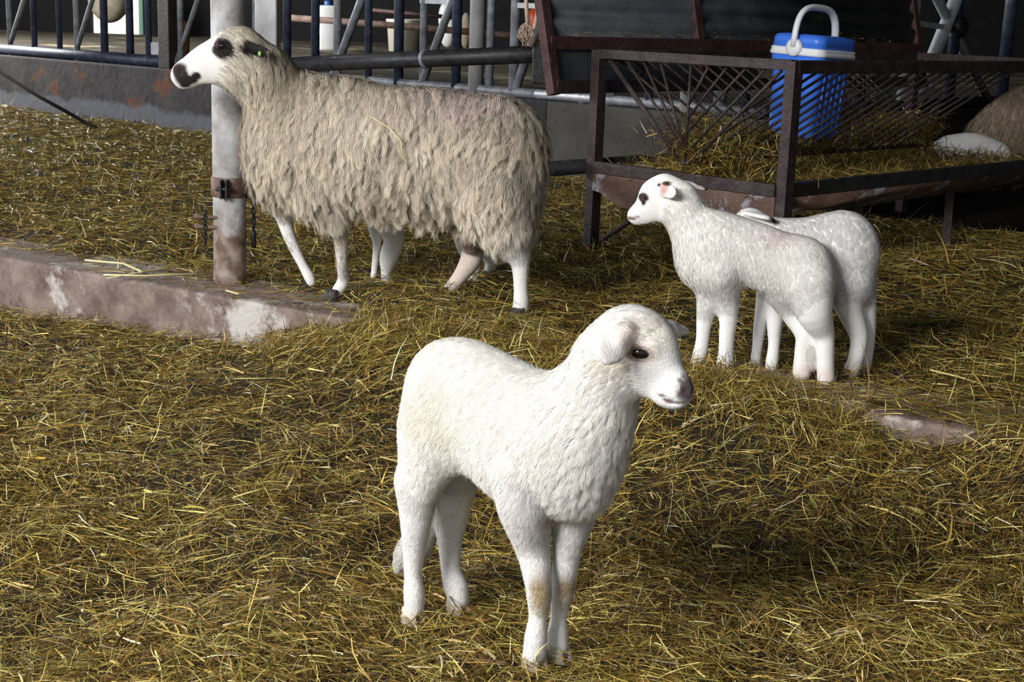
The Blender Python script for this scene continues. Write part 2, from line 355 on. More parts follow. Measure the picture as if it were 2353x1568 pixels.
# thick mottled stanchions
def stanchion(u, rad, mat, label, wp=wallpt, z0=WALLH, z1=3.45, sq=False):
    p = wp(u, 60)[:2]; mb = MB()
    if sq: mb.box(v3(p, (z0 + z1) / 2), (rad * 2, rad * 2, z1 - z0), (v3(WD, 0), v3(WN, 0), np.array([0, 0, 1])), bevel=.006)
    else: mb.tube([v3(p, z0), v3(p, (z0 + z1) / 2), v3(p, z1)], rad, 20)
    return tag(mb.build('steel_stanchion', mat, None, not sq), label, 'stanchion')
stanchion(1097, .046, m_post, 'thick pale mottled round stanchion in the barrier behind the ewe\'s back')
stanchion(1590, .040, m_post, 'white round stanchion seen through the near end of the hay rack')
stanchion(392, .065, M_mottled('brown painted stanchion', (.012, .009, .009), (.03, .024, .022), 9), 'dark brown square stanchion just left of the ewe\'s nose', sq=True)
p = wallpt2(2040, 60); mb = MB(); mb.bar(v3(p[:2], WALLH), v3(p[:2], 3.45), .10, .10, bevel=.004)
tag(mb.build('steel_stanchion', m_green), 'dark green square stanchion behind the cooler', 'stanchion')
mb = MB(); mb.lathe(wallpt2(2186, 62) - v3(WRN, 0) * -.06, [(0, -.03), (.055, -.03), (.062, -.01), (.062, .02), (.05, .03), (0, .03)], 24, v3(WRN, 0))
tag(mb.build('rubber_roller', m_black, None, True), 'black rubber roller on the white headlock at the right', 'roller')

# square pale post behind the ewe's neck
sp = at(616, 200, 7.0); sp[2] = 0
mb = MB(); mb.box((sp[0], sp[1], 1.72), (.105, .12, 3.46), bevel=.008)
tag(mb.build('square_post', m_post), 'pale square post standing behind the ewe\'s neck', 'post')
# dark gate pipe with coupling
pa, pb = at(640, 150, 7.0), at(1243, 124, 6.0)
r = empty('pipe_rail', pa); tag(r, 'thick black horizontal pipe running behind the ewe\'s back', 'pipe')
mb = MB(); mb.tube([pa, pa * .5 + pb * .5, pb], .036, 20); mb.build('pipe', m_black, r, True)
pc = pa + (pb - pa) * .60; dd = nrm(pb - pa)
mb = MB(); mb.tube([pc - dd * .010, pc - dd * .006, pc + dd * .006, pc + dd * .010], [.038, .043, .043, .038], 24); mb.build('coupling_ring', m_galv, r, True)
pe = pb - np.array([0, 0, .10]); mb = MB(); mb.bar(pb + np.array([0, 0, .04]), pe - np.array([0, 0, .02]), .07, .05, bevel=.006); mb.build('end_bracket', m_black, r)

# big round post with collar and lugs --------------------------------
pp = gp(507, 655); pp = pp + v3(KN, 0) * .045; pp[2] = 0
r = empty('round_post', pp); tag(r, 'weathered round steel post on the kerb in front of the ewe', 'post')
def M_post_main():
    m, nt, b = mat_new('weathered round post'); N = nt.nodes; L = nt.links
    tc = N.new('ShaderNodeTexCoord'); n1 = N.new('ShaderNodeTexNoise'); n1.inputs['Scale'].default_value = 9; n1.inputs['Detail'].default_value = 9; n1.inputs['Roughness'].default_value = .65
    L.new(tc.outputs['Object'], n1.inputs['Vector'])
    r1 = N.new('ShaderNodeValToRGB'); e = r1.color_ramp.elements; e[0].position = .36; e[0].color = (.27, .255, .245, 1); e[1].position = .62; e[1].color = (.56, .57, .60, 1); L.new(n1.outputs['Fac'], r1.inputs['Fac'])
    sx = N.new('ShaderNodeSeparateXYZ'); L.new(tc.outputs['Object'], sx.inputs[0])
    n2 = N.new('ShaderNodeTexNoise'); n2.inputs['Scale'].default_value = 7; n2.inputs['Detail'].default_value = 8; n2.inputs['Roughness'].default_value = .7; L.new(tc.outputs['Object'], n2.inputs['Vector'])
    def mth(op, a, b):
        n = N.new('ShaderNodeMath'); n.operation = op
        for i, x in enumerate((a, b)):
            if hasattr(x, 'links') or hasattr(x, 'is_linked'): L.new(x, n.inputs[i])
            else: n.inputs[i].default_value = x
        return n.outputs[0]
    hh = mth('MULTIPLY', mth('SUBTRACT', .27, sx.outputs['Z']), 1.6)      # more rust towards the foot
    f = mth('ADD', n2.outputs['Fac'], mth('MAXIMUM', hh, -.12))
    r2 = N.new('ShaderNodeValToRGB'); e = r2.color_ramp.elements; e[0].position = .52; e[1].position = .66; L.new(f, r2.inputs['Fac'])
    n3 = N.new('ShaderNodeTexNoise'); n3.inputs['Scale'].default_value = 22; n3.inputs['Detail'].default_value = 6; L.new(tc.outputs['Object'], n3.inputs['Vector'])
    r3 = N.new('ShaderNodeValToRGB'); e = r3.color_ramp.elements; e[0].position = .38; e[0].color = (.13, .085, .06, 1); e[1].position = .62; e[1].color = (.34, .27, .235, 1); L.new(n3.outputs['Fac'], r3.inputs['Fac'])
    mx = N.new('ShaderNodeMix'); mx.data_type = 'RGBA'; L.new(r2.outputs['Color'], mx.inputs['Factor']); L.new(r1.outputs['Color'], mx.inputs['A']); L.new(r3.outputs['Color'], mx.inputs['B'])
    L.new(mx.outputs['Result'], b.inputs['Base Color']); b.inputs['Roughness'].default_value = .6
    bp = N.new('ShaderNodeBump'); bp.inputs['Strength'].default_value = .35; bp.inputs['Distance'].default_value = .004; L.new(n3.outputs['Fac'], bp.inputs['Height']); L.new(bp.outputs['Normal'], b.inputs['Normal'])
    return m
mb = MB(); mb.tube([pp + np.array([0, 0, z]) for z in (-.01, .02, .5, 1.5, 3.45)], [.0545, .0535, .0535, .0535, .0535], 40); mb.build('shaft', M_post_main(), r, True)
zc1, zc2 = .352, .287
mb = MB(); mb.tube([pp + np.array([0, 0, z]) for z in (zc2, zc2 + .002, zc1 - .002, zc1)], [.0545, .0585, .0585, .0545], 40)
col_o = mb.build('collar', m_rust, r, True)
for dx in (-.012, .006):
    mb = MB(); mb.box(pp + np.array([dx, -.068, .318]), (.006, .03, .062), bevel=.002); mb.build('collar_flange', m_black, r)
mb = MB(); mb.tube([pp + np.array([-.030, -.07, .318]), pp + np.array([.022, -.07, .318])], .007, 10); mb.build('bolt', m_black, r, True)
for z in (.222, .190):
    mb = MB(); mb.box(pp + np.array([-.068, -.030, z]), (.078, .030, .008), bevel=.003); lg = mb.build('hinge_lug', m_rust, r)
    mb = MB(); mb.lathe(pp + np.array([-.096, -.030, z]), [(0.001, -.007), (.013, -.007), (.014, 0), (.013, .007), (.001, .007)], 16); mb.build('lug_eye', m_rust, lg, True)
def chain_pts(top, n, L=.016, r=.0016, w=.005):
    mb = MB()
    for i in range(n):
        c = top - np.array([0, 0, i * L * .78]); a = (1, 0) if i % 2 else (0.3, 1)
        pts = [c + np.array([a[0] * w * math.cos(t), a[1] * w * math.cos(t), L * .5 * math.sin(t)]) for t in [2 * math.pi * k / 12 for k in range(12)]]
        mb.tube(pts, r, 6, closed=True)
    return mb
chain_pts(pp + np.array([-.070, -.046, .235]), 7, .02, .0022, .005).build('lug_chain', m_chain, r, True)
mb = MB(); mb.box(pp + np.array([.075, 0, .335]), (.06, .025, .03), bevel=.004); mb.box(pp + np.array([.085, 0, .29]), (.06, .02, .02), bevel=.004); mb.build('side_bracket', m_black, r)
ct = pp + np.array([.079, -.006, .325])
r2 = empty('hanging_chain', ct); tag(r2, 'dark chain with a steel pin hanging beside the round post', 'chain')
chain_pts(ct, 9, .021, .003, .006).build('chain', m_chain, r2, True)
mb = MB(); mb.tube([ct - np.array([0, 0, .145]), ct - np.array([0, 0, .155]), ct - np.array([0, 0, .20]), ct - np.array([0, 0, .205])], [.006, .0085, .0085, .006], 12); mb.build('pin', m_chain, r2, True)

# rod leaning at left
mb = MB(); mb.tube([gp(222, 296, .02), at(90, 222, 10.9), at(-40, 140, 11.3)], .014, 8)
tag(mb.build('metal_rod', M_plain('dull rust black', (.012, .008, .007), .95, 0, .05), None, True), 'thin dark rod slanting down to the hay at far left', 'rod')

# ------------------------------------------------------------------ hay rack
RR = gp(1787, 650); LL = gp(1357, 570); RW = nrm(LL - RR); HWD = np.linalg.norm(LL - RR) / 2
RD = np.array([-RW[1], RW[0], 0.0]); RD = RD if RD[1] > 0 else -RD
RC = (RR + LL) / 2
def rk(t, s, z): return RC + RD * t - RW * s * 1.0 + np.array([0, 0, z])    # s>0 towards the right post
rack = empty('hay_rack', RC); tag(rack, 'dark steel hay rack with rod basket and trough, holding the blue cooler', 'hay rack')
HT = .772; ax = (RD, RW, np.array([0, 0, 1.0]))
TEND = 2.35
for s in (-HWD, HWD):
    mb = MB(); mb.box(rk(0, s, HT / 2 - .01), (.05, .042, HT + .02), ax, bevel=.003); mb.build('leg', m_frame, rack)
    mb = MB(); mb.box(rk(TEND, s, HT / 2 - .01), (.05, .042, HT + .02), ax, bevel=.003); mb.build('leg', m_frame, rack)
    mb = MB(); mb.bar(rk(0, s, HT - .02), rk(TEND, s, HT - .02), .045, .045, bevel=.003); mb.build('top_rail', m_frame, rack)
    mb = MB(); mb.bar(rk(.03, s * .98, .02), rk(.30, s * .7, .20), .03, .012, bevel=.002); mb.build('leg_brace', m_frame, rack)
for t in (0, TEND):
    mb = MB(); mb.bar(rk(t, -HWD, HT - .014), rk(t, HWD, HT - .014), .042, .036, bevel=.003); mb.build('end_rail', m_frame, rack)
# near end rods: a fan that meets in the middle
zb, zt = .385, HT - .035
def rod(p, q, r=.0055):
    mb = MB(); mb.tube([p, q], r, 8); mb.build('rod', m_frame, rack, True)
rod(rk(.0, 0, zt), rk(.0, 0, zb))
for k in range(1, 5):
    s0 = k * .082; 
    for sg in (-1, 1):
        if sg > 0: rod(rk(0, s0 + .0, zt), rk(0, .0 + max(0, s0 - .30), zb + .26 - s0 * .62 if s0 < .34 else zb))
        else: rod(rk(0, -s0 - .06, zt), rk(0, -.0 - max(0, s0 - .28), zb + .03))
for sg in (-1, 1): rod(rk(0, sg * (HWD - .05), zt), rk(0, sg * .03, zb), .007)
mb = MB(); mb.bar(rk(0, 0, zb), rk(1.75, 0, zb), .03, .02, bevel=.002); mb.build('keel_bar', m_frame, rack)
for sg in (-1, 1):
    n = 21
    for k in range(n):
        t0 = .06 + k * .083
        tb = t0 - .30 if sg > 0 else t0 + .26
        if sg > 0:
            a0, b0 = rk(t0, HWD - .03, zt + .01), rk(tb, .02, zb)
            if tb < 0: f = t0 / (t0 - tb); b0 = a0 + (b0 - a0) * f
        else:
            a0, b0 = rk(t0, -HWD + .03, zt + .01), rk(min(tb, 1.8), -.02, zb)
        rod(a0, b0, .0055)
# trough
TZ = .325; TDp = .15
mb = MB(); n = 20; t0, t1 = .02, TEND + .2; rows = []
for i in range(n + 1):
    a = math.pi * i / n; s = -math.cos(a) * (HWD - .03); z = TZ - TDp * math.sin(a) ** .8
    rows.append((mb.bm.verts.new(rk(t0, s, z)), mb.bm.verts.new(rk(t1, s, z))))
for A, Bq in zip(rows, rows[1:]): mb.bm.faces.new((A[0], A[1], Bq[1], Bq[0]))
o = mb.build('trough', m_trough, rack, True); md = o.modifiers.new('s', 'SOLIDIFY'); md.thickness = .006
mb = MB(); top = [mb.bm.verts.new(rk(-.02, s, TZ + .01)) for s in np.linspace(-HWD + .02, HWD - .02, 21)]
bot = [mb.bm.verts.new(rk(-.02, s, TZ - .02 - (TDp - .02) * (1 - abs(s / (HWD - .02)) ** 4.0) ** .5 if abs(s) < HWD - .03 else TZ - .09)) for s in np.linspace(-HWD + .02, HWD - .02, 21)]
for i in range(20): mb.bm.faces.new((top[i], top[i + 1], bot[i + 1], bot[i]))
o = mb.build('trough_end_plate', m_trough, rack, False); md = o.modifiers.new('s', 'SOLIDIFY'); md.thickness = .008
mb = MB(); mb.bar(rk(-.02, -HWD + .02, TZ + .0), rk(-.02, HWD - .02, TZ + .0), .03, .045, bevel=.003); mb.build('end_flange', m_frame, rack)
mb = MB(); mb.bar(rk(0, HWD - .01, TZ), rk(TEND + .3, HWD - .01, TZ), .035, .05, bevel=.003); mb.build('trough_rim', m_black, rack)
mb = MB(); mb.tube([rk(-.55, -HWD - .045, TZ - .005), rk(1.2, -HWD - .045, TZ - .005), rk(TEND, -HWD - .045, TZ - .005)], .030, 16); mb.build('rim_pipe', m_black, rack, True)
for t in (.55, 1.25, 2.0):
    mb = MB(); mb.bar(rk(t, HWD - .04, 0), rk(t + .10, HWD - .10, TZ - .08), .035, .012, bevel=.002); mb.build('trough_leg', m_frame, rack)

PLEAN = .24
# leaning corrugated panel behind the rack
def pl(t, h):                                   # h: height measured up the slope
    return rk(t, -HWD - .06 - PLEAN * h, .60 + .97 * h)
panel = empty('corrugated_panel', pl(0, 0)); tag(panel, 'dark corrugated sheet in a red-brown frame leaning over the hay rack', 'panel')
ta, tb_ = -.18, 2.55
nx, nz = 2, 90; V = []; 
for i in range(nx):
    for j in range(nz):
        h = .22 + .62 * j / (nz - 1); q = pl(ta + .02 + (tb_ - ta - .04) * i, h); nn = nrm(np.cross(RD, pl(0, 1) - pl(0, 0)))
        V.append(q + nn * .010 * math.sin(h * 2 * math.pi / .085))
Q = [(j, j + 1, nz + j + 1, nz + j) for j in range(nz - 1)]
o = mesh_np('sheet', V, Q, m_corr, panel); md = o.modifiers.new('s', 'SOLIDIFY'); md.thickness = .003
mb = MB(); vs = [mb.bm.verts.new(pl(*q)) for q in ((ta, .05), (1.15, .05), (1.15, .2), (ta, .2))]; mb.bm.faces.new(vs); o = mb.build('lower_sheet', m_corr, panel); md = o.modifiers.new('s', 'SOLIDIFY'); md.thickness = .004
for h in (.03, .20):
    mb = MB(); mb.bar(pl(ta, h), pl(tb_, h), .045, .05, bevel=.003); mb.build('cross_bar', m_frame if h < .1 else m_frame2, panel)
mb = MB(); mb.bar(pl(ta, .84), pl(tb_, .84), .04, .04, bevel=.003); mb.build('cross_bar', m_frame2, panel)
for t in (ta, .75, tb_):
    mb = MB(); off = -.03 * nrm(np.cross(RD, pl(0, 1) - pl(0, 0))); mb.bar(pl(t, 0) + off * 0, pl(t, .88) + off * 0, .04, .045, up=RD, bevel=.003); mb.build('upright', m_frame2, panel)
for t in (.3, TEND - .1):
    mb = MB(); mb.bar(pl(t, .04), rk(t, -HWD, HT - .03), .02, .02, bevel=.002); mb.build('hinge_arm', m_frame, panel)

# ------------------------------------------------------------------ cooler
def cooler():
    c = rk(.80, -.035, 0); c[2] = .452
    yaw = math.radians(48); tl = math.radians(3.0)
    Rm = np.array(Matrix.Rotation(tl, 3, 'Y') @ Matrix.Rotation(yaw, 3, 'Z'))
    def T(p): return c + Rm @ np.asarray(p, float)
    root = empty('cool_box', c); tag(root, 'blue cool box with white carrying handle standing in the hay rack', 'cool box')
    def rrect(a, b, rad, n=8):
        pts = []
        for cx, cy, s in ((a - rad, b - rad, 0), (-a + rad, b - rad, 1), (-a + rad, -b + rad, 2), (a - rad, -b + rad, 3)):
            for k in range(n + 1):
                an = math.pi / 2 * (s + k / n); pts.append((cx + rad * math.cos(an), cy + rad * math.sin(an)))
        return pts
    def loft(name, levels, mat, parent=root):
        mb = MB(); rings = []
        for a, b, rad, z in levels: rings.append([mb.bm.verts.new(T((x, y, z))) for x, y in rrect(a, b, rad)])
        for A, Bq in zip(rings, rings[1:]):
            m = len(A)
            for j in range(m): mb.bm.faces.new((A[j], A[(j + 1) % m], Bq[(j + 1) % m], Bq[j]))
        mb.bm.faces.new(rings[0][::-1]); mb.bm.faces.new(rings[-1])
        o = mb.build(name, mat, parent, True); return o
    loft('body', [(.115, .095, .03, 0), (.121, .100, .035, .006), (.126, .105, .038, .05), (.134, .112, .04, .26), (.138, .116, .04, .275), (.1415, .119, .04, .28), (.143, .121, .04, .318)], m_cool)
    # moulded ribs on the two visible sides
    for k in range(5):
        x = -.075 + k * .0375
        mb = MB(); mb.tube([T((x, -.1035, .035)), T((x * 1.03, -.1125, .25))], .0045, 8); mb.build('rib', m_cool, root, True)
    loft('seal_band', [(.144, .122, .04, .318), (.149, .127, .042, .320), (.149, .127, .042, .334), (.145, .123, .04, .336), (.148, .125, .04, .342), (.146, .124, .04, .349)], m_coolw)
    loft('lid', [(.142, .120, .04, .349), (.141, .119, .04, .385), (.134, .112, .04, .398), (.10, .08, .03, .404)], m_cool)
    pts = []
    for k in range(29):
        a = math.pi * k / 28; ex = .62
        cx = math.copysign(abs(math.cos(a)) ** ex, math.cos(a)); sz = abs(math.sin(a)) ** ex
        pts.append(T((-.156 * cx, 0, .35 + .160 * sz)))
    mb = MB(); mb.tube(pts, .0155, 14, flat=.8); hd = mb.build('handle', m_coolw, root, True)
    for sx in (-1, 1):
        mb = MB(); mb.lathe(T((sx * .150, 0, .348)), [(.001, -.012), (.034, -.012), (.036, -.004), (.034, .008), (.024, .012), (.001, .013)], 28, Rm @ np.array([sx, 0, 0.0])); mb.build('pivot', m_coolw, hd, True)
cooler()

# ------------------------------------------------------------------ things in the feed alley and beyond
AL = .44
def stand(u, v): return gp(u, v, AL)
def place(u, v): p = gp(u, v, AL); return p
p = place(754, 117); k = p[1] / F_PX
r = empty('canister', p); tag(r, 'white upright plastic canister beyond the barrier, right of the ewe\'s neck', 'canister')
mb = MB(); mb.box(p + np.array([0, 0, 50 * k]), (40 * k, 40 * k, 100 * k), bevel=.03); mb.build('body', m_wpl, r, True)
mb = MB(); mb.tube([p + np.array([0, 0, 98 * k]), p + np.array([0, 0, 110 * k])], 9 * k, 14); mb.build('cap', M_plain('blue cap', (.05, .15, .4), .5), r, True)
p = place(928, 118); k = p[1] / F_PX
r = empty('bucket', p); tag(r, 'cream plastic bucket with rim standing beyond the barrier', 'bucket')
mb = MB(); mb.lathe(p, [(.001, 0), (34 * k, 0), (38 * k, 54 * k), (41 * k, 55 * k), (41 * k, 70 * k), (37 * k, 71 * k), (33 * k, 4 * k), (.001, 3 * k)], 32); mb.build('body', m_cream, r, True)
mb = MB(); mb.tube([p + np.array([40 * k * math.cos(a), -6 * k - 30 * k * math.sin(a) * .2, 62 * k - 26 * k * math.sin(a)]) for a in np.linspace(0, math.pi, 15)], .006, 8); mb.build('handle', m_galv, r, True)
p = place(1026, 108); k = p[1] / F_PX
mb = MB(); mb.ball(p + np.array([-3 * k, 0, 64 * k]), (17 * k, 18 * k, 36 * k)); mb.ball(p + np.array([4 * k, 0, 34 * k]), (22 * k, 20 * k, 36 * k)); 
tag(mb.build('feed_bag', m_wpl, None, True), 'white plastic feed bag slumped beyond the barrier', 'bag')
p = place(1070, 112); k = p[1] / F_PX
mb = MB(); mb.ball(p + np.array([0, 0, 40 * k]), (14 * k, 14 * k, 40 * k)); tag(mb.build('feed_bag', m_sack, None, True), 'grey feed bag beside the white one beyond the barrier', 'bag')
p = place(1228, 112); k = p[1] / F_PX
mb = MB(); mb.lathe(p, [(.001, 0), (16 * k, 0), (20 * k, 70 * k), (15 * k, 84 * k), (6 * k, 88 * k), (6 * k, 96 * k), (.001, 96 * k)], 24); tag(mb.build('canister', m_orange, None, True), 'orange-red canister beyond the barrier behind the frayed rope', 'canister')
p = place(420, 142); k = p[1] / F_PX
mb = MB(); mb.lathe(p, [(.001, 0), (14 * k, 0), (18 * k, 76 * k), (12 * k, 90 * k), (.001, 92 * k)], 24); tag(mb.build('canister', M_plain('brown orange plastic', (.20, .085, .02), .6), None, True), 'brown-orange canister beyond the barrier in front of the ewe\'s face', 'canister')
def railing(pts, rad, mat, us, label):
    r = empty('rusty_rail', pts[0]); tag(r, label, 'rail')
    mb = MB(); mb.tube(pts, rad, 12); mb.build('pipe', mat, r, True)
    for q in us: mb = MB(); mb.tube([q, v3(q[:2], .44)], rad * .8, 10); mb.build('upright', m_black, r, True)
railing([at(655, 40, 13.0), at(900, 58, 12.6), at(1300, 92, 12.0)], .028, m_rust, (at(662, 41, 12.99), at(1262, 89, 12.06)), 'rusty horizontal rail beyond the barrier, in front of the bucket')
railing([at(843, 22, 14.0), at(1060, 42, 13.6)], .02, m_frame2, (at(848, 22.5, 13.99), at(1052, 41, 13.61)), 'thin dark red rail above the cream bucket')
for ux in (640, 1320):
    pass
# hanging sack and yard post in the bright opening
c = at(250, -14, 18.6); mb = MB(); mb.ball(c, (.27, .24, .36), seg=24); mb.tube([c + np.array([0, 0, .3]), np.array([c[0], c[1], 3.46])], .02, 8)
tag(mb.build('hanging_sack', m_sack, None, True), 'rounded beige sack hanging in the bright opening at upper left', 'sack')
c = at(326, 60, 21.0); mb = MB(); mb.tube([v3(c[:2], .1), v3(c[:2], 2.6)], .045, 12)
tag(mb.build('yard_post', M_plain('pale green paint', (.35, .6, .48), .6), None, True), 'pale green post outside the bright opening', 'post')
c = gp(318, 128, WALLH + .0); mb = MB(); mb.box(wallpt(360, 118) + np.array([.0, .0, .02]), (.075, .06, .09), bevel=.01)
tag(mb.build('white_block', m_white), 'small white block on the wall top below the bright opening', 'block')

# frayed rope
rp = at(1212, 60, 5.95)
r = empty('rope', rp); tag(r, 'frayed beige rope knotted above the end of the black pipe', 'rope')
mb = MB()
T0 = np.array([rp[0] - .012, rp[1], 3.45])
mb.tube([T0, at(1208, -20, 5.95), at(1210, 20, 5.95), at(1212, 55, 5.95)], .008, 8)
mb.tube([np.array([rp[0] + .012, rp[1], 3.45]), at(1230, -20, 5.95), at(1235, 30, 5.95), at(1228, 62, 5.95), at(1216, 90, 5.95)], .008, 8); mb.build('strands', m_rope, r, True)
mb = MB(); rnd = random.Random(4)
for i in range(46):
    a0 = at(1210 + rnd.uniform(-3, 3), 54 + rnd.uniform(-3, 3), 5.95 + rnd.uniform(-.01, .01)); b0 = at(1210 + rnd.uniform(-24, 18), 78 + rnd.uniform(-8, 8), 5.95 + rnd.uniform(-.03, .03)); c0 = at(1214 + rnd.uniform(-14, 12), 104 + rnd.uniform(-12, 4), 5.95 + rnd.uniform(-.02, .02))
    mb.tube([a0, (a0 + b0) / 2 + np.array([rnd.uniform(-.01, .01), 0, .004]), b0, c0], .0016, 5)
mb.build('frayed_end', m_rope, r, True)
#ANIMALS
# ------------------------------------------------------------------ living bodies: one continuous surface each
def surface_nets(D, org, h):
    ins = D < 0; S = D.shape
    acc = np.zeros((S[0] - 1, S[1] - 1, S[2] - 1, 3), np.float32); cnt = np.zeros(acc.shape[:3], np.float32)
    for ax in range(3):
        o1, o2 = [(1, 2), (0, 2), (0, 1)][ax]
        a = [slice(None)] * 3; b = [slice(None)] * 3; a[ax] = slice(0, -1); b[ax] = slice(1, None)
        d0, d1 = D[tuple(a)], D[tuple(b)]; cr = (d0 < 0) != (d1 < 0)
        t = np.where(cr, d0 / np.where(cr, d0 - d1, 1), 0).astype(np.float32)
        for i in (0, 1):
            for j in (0, 1):
                s = [slice(None)] * 3
                s[o1] = slice(i, S[o1] - 1 + i); s[o2] = slice(j, S[o2] - 1 + j)
                c = cr[tuple(s)]; tt = t[tuple(s)]
                acc[..., ax] += np.where(c, tt, 0); acc[..., o1] += c * i; acc[..., o2] += c * j; cnt += c
    act = cnt > 0; ids = np.full(act.shape, -1, np.int64); ids[act] = np.arange(act.sum())
    I = np.argwhere(act); V = org + h * (I + acc[act] / cnt[act][:, None])
    Q = []
    for ax in range(3):
        o1, o2 = [(1, 2), (2, 0), (0, 1)][ax]
        a = [slice(1, -1)] * 3; b = [slice(1, -1)] * 3; a[ax] = slice(0, -1); b[ax] = slice(1, None)
        i0, i1 = ins[tuple(a)], ins[tuple(b)]; cr = i0 != i1; P = np.argwhere(cr)
        P[:, [o1, o2]] += 1; fl = i0[cr]
        def cell(d1, d2):
            q = P.copy(); q[:, o1] -= d1; q[:, o2] -= d2; return ids[q[:, 0], q[:, 1], q[:, 2]]
        q = np.c_[cell(1, 1), cell(0, 1), cell(0, 0), cell(1, 0)]
        q[~fl] = q[~fl][:, ::-1]; Q.append(q)
    Q = np.concatenate(Q); Q = Q[(Q >= 0).all(1)]
    return V.astype(np.float64), Q

def smoothV(V, Q, it, lam=.5):
    e = np.concatenate([Q[:, [0, 1]], Q[:, [1, 2]], Q[:, [2, 3]], Q[:, [3, 0]]]); e = np.concatenate([e, e[:, ::-1]])
    deg = np.bincount(e[:, 0], minlength=len(V))[:, None]
    for k in range(it):
        s = np.stack([np.bincount(e[:, 0], weights=V[e[:, 1], c], minlength=len(V)) for c in range(3)], 1)
        V = V + lam * (s / np.maximum(deg, 1) - V)
    return V
def vnormals(V, Q):
    n = np.cross(V[Q[:, 2]] - V[Q[:, 0]], V[Q[:, 3]] - V[Q[:, 1]]); N = np.zeros_like(V)
    for k in range(4):
        for c in range(3): N[:, c] += np.bincount(Q[:, k], weights=n[:, c], minlength=len(V))
    return N / np.maximum(np.linalg.norm(N, axis=1, keepdims=True), 1e-12)

def round_cone(p, a, b, ra, rb):
    ba = b - a; l2 = float(ba @ ba); rr = ra - rb; a2 = l2 - rr * rr
    if a2 <= 1e-10:
        c, r = (a, ra) if ra > rb else (b, rb); return np.sqrt(((p - c) ** 2).sum(-1)) - r
    pa = p - a; y = pa @ ba; pa2 = (pa * pa).sum(-1); x = np.sqrt(np.maximum(pa2 - y * y / l2, 0)); y = y / math.sqrt(l2); L = math.sqrt(l2)
    s = rr / L; c = math.sqrt(1 - s * s)                 # cone slope: nearest point on the slanted side
    t = y - x * s / c
    side = x * c + y * s - ra
    return np.where(t < 0, np.sqrt(pa2) - ra, np.where(t > L, np.sqrt(x * x + (y - L) ** 2) - rb, side))

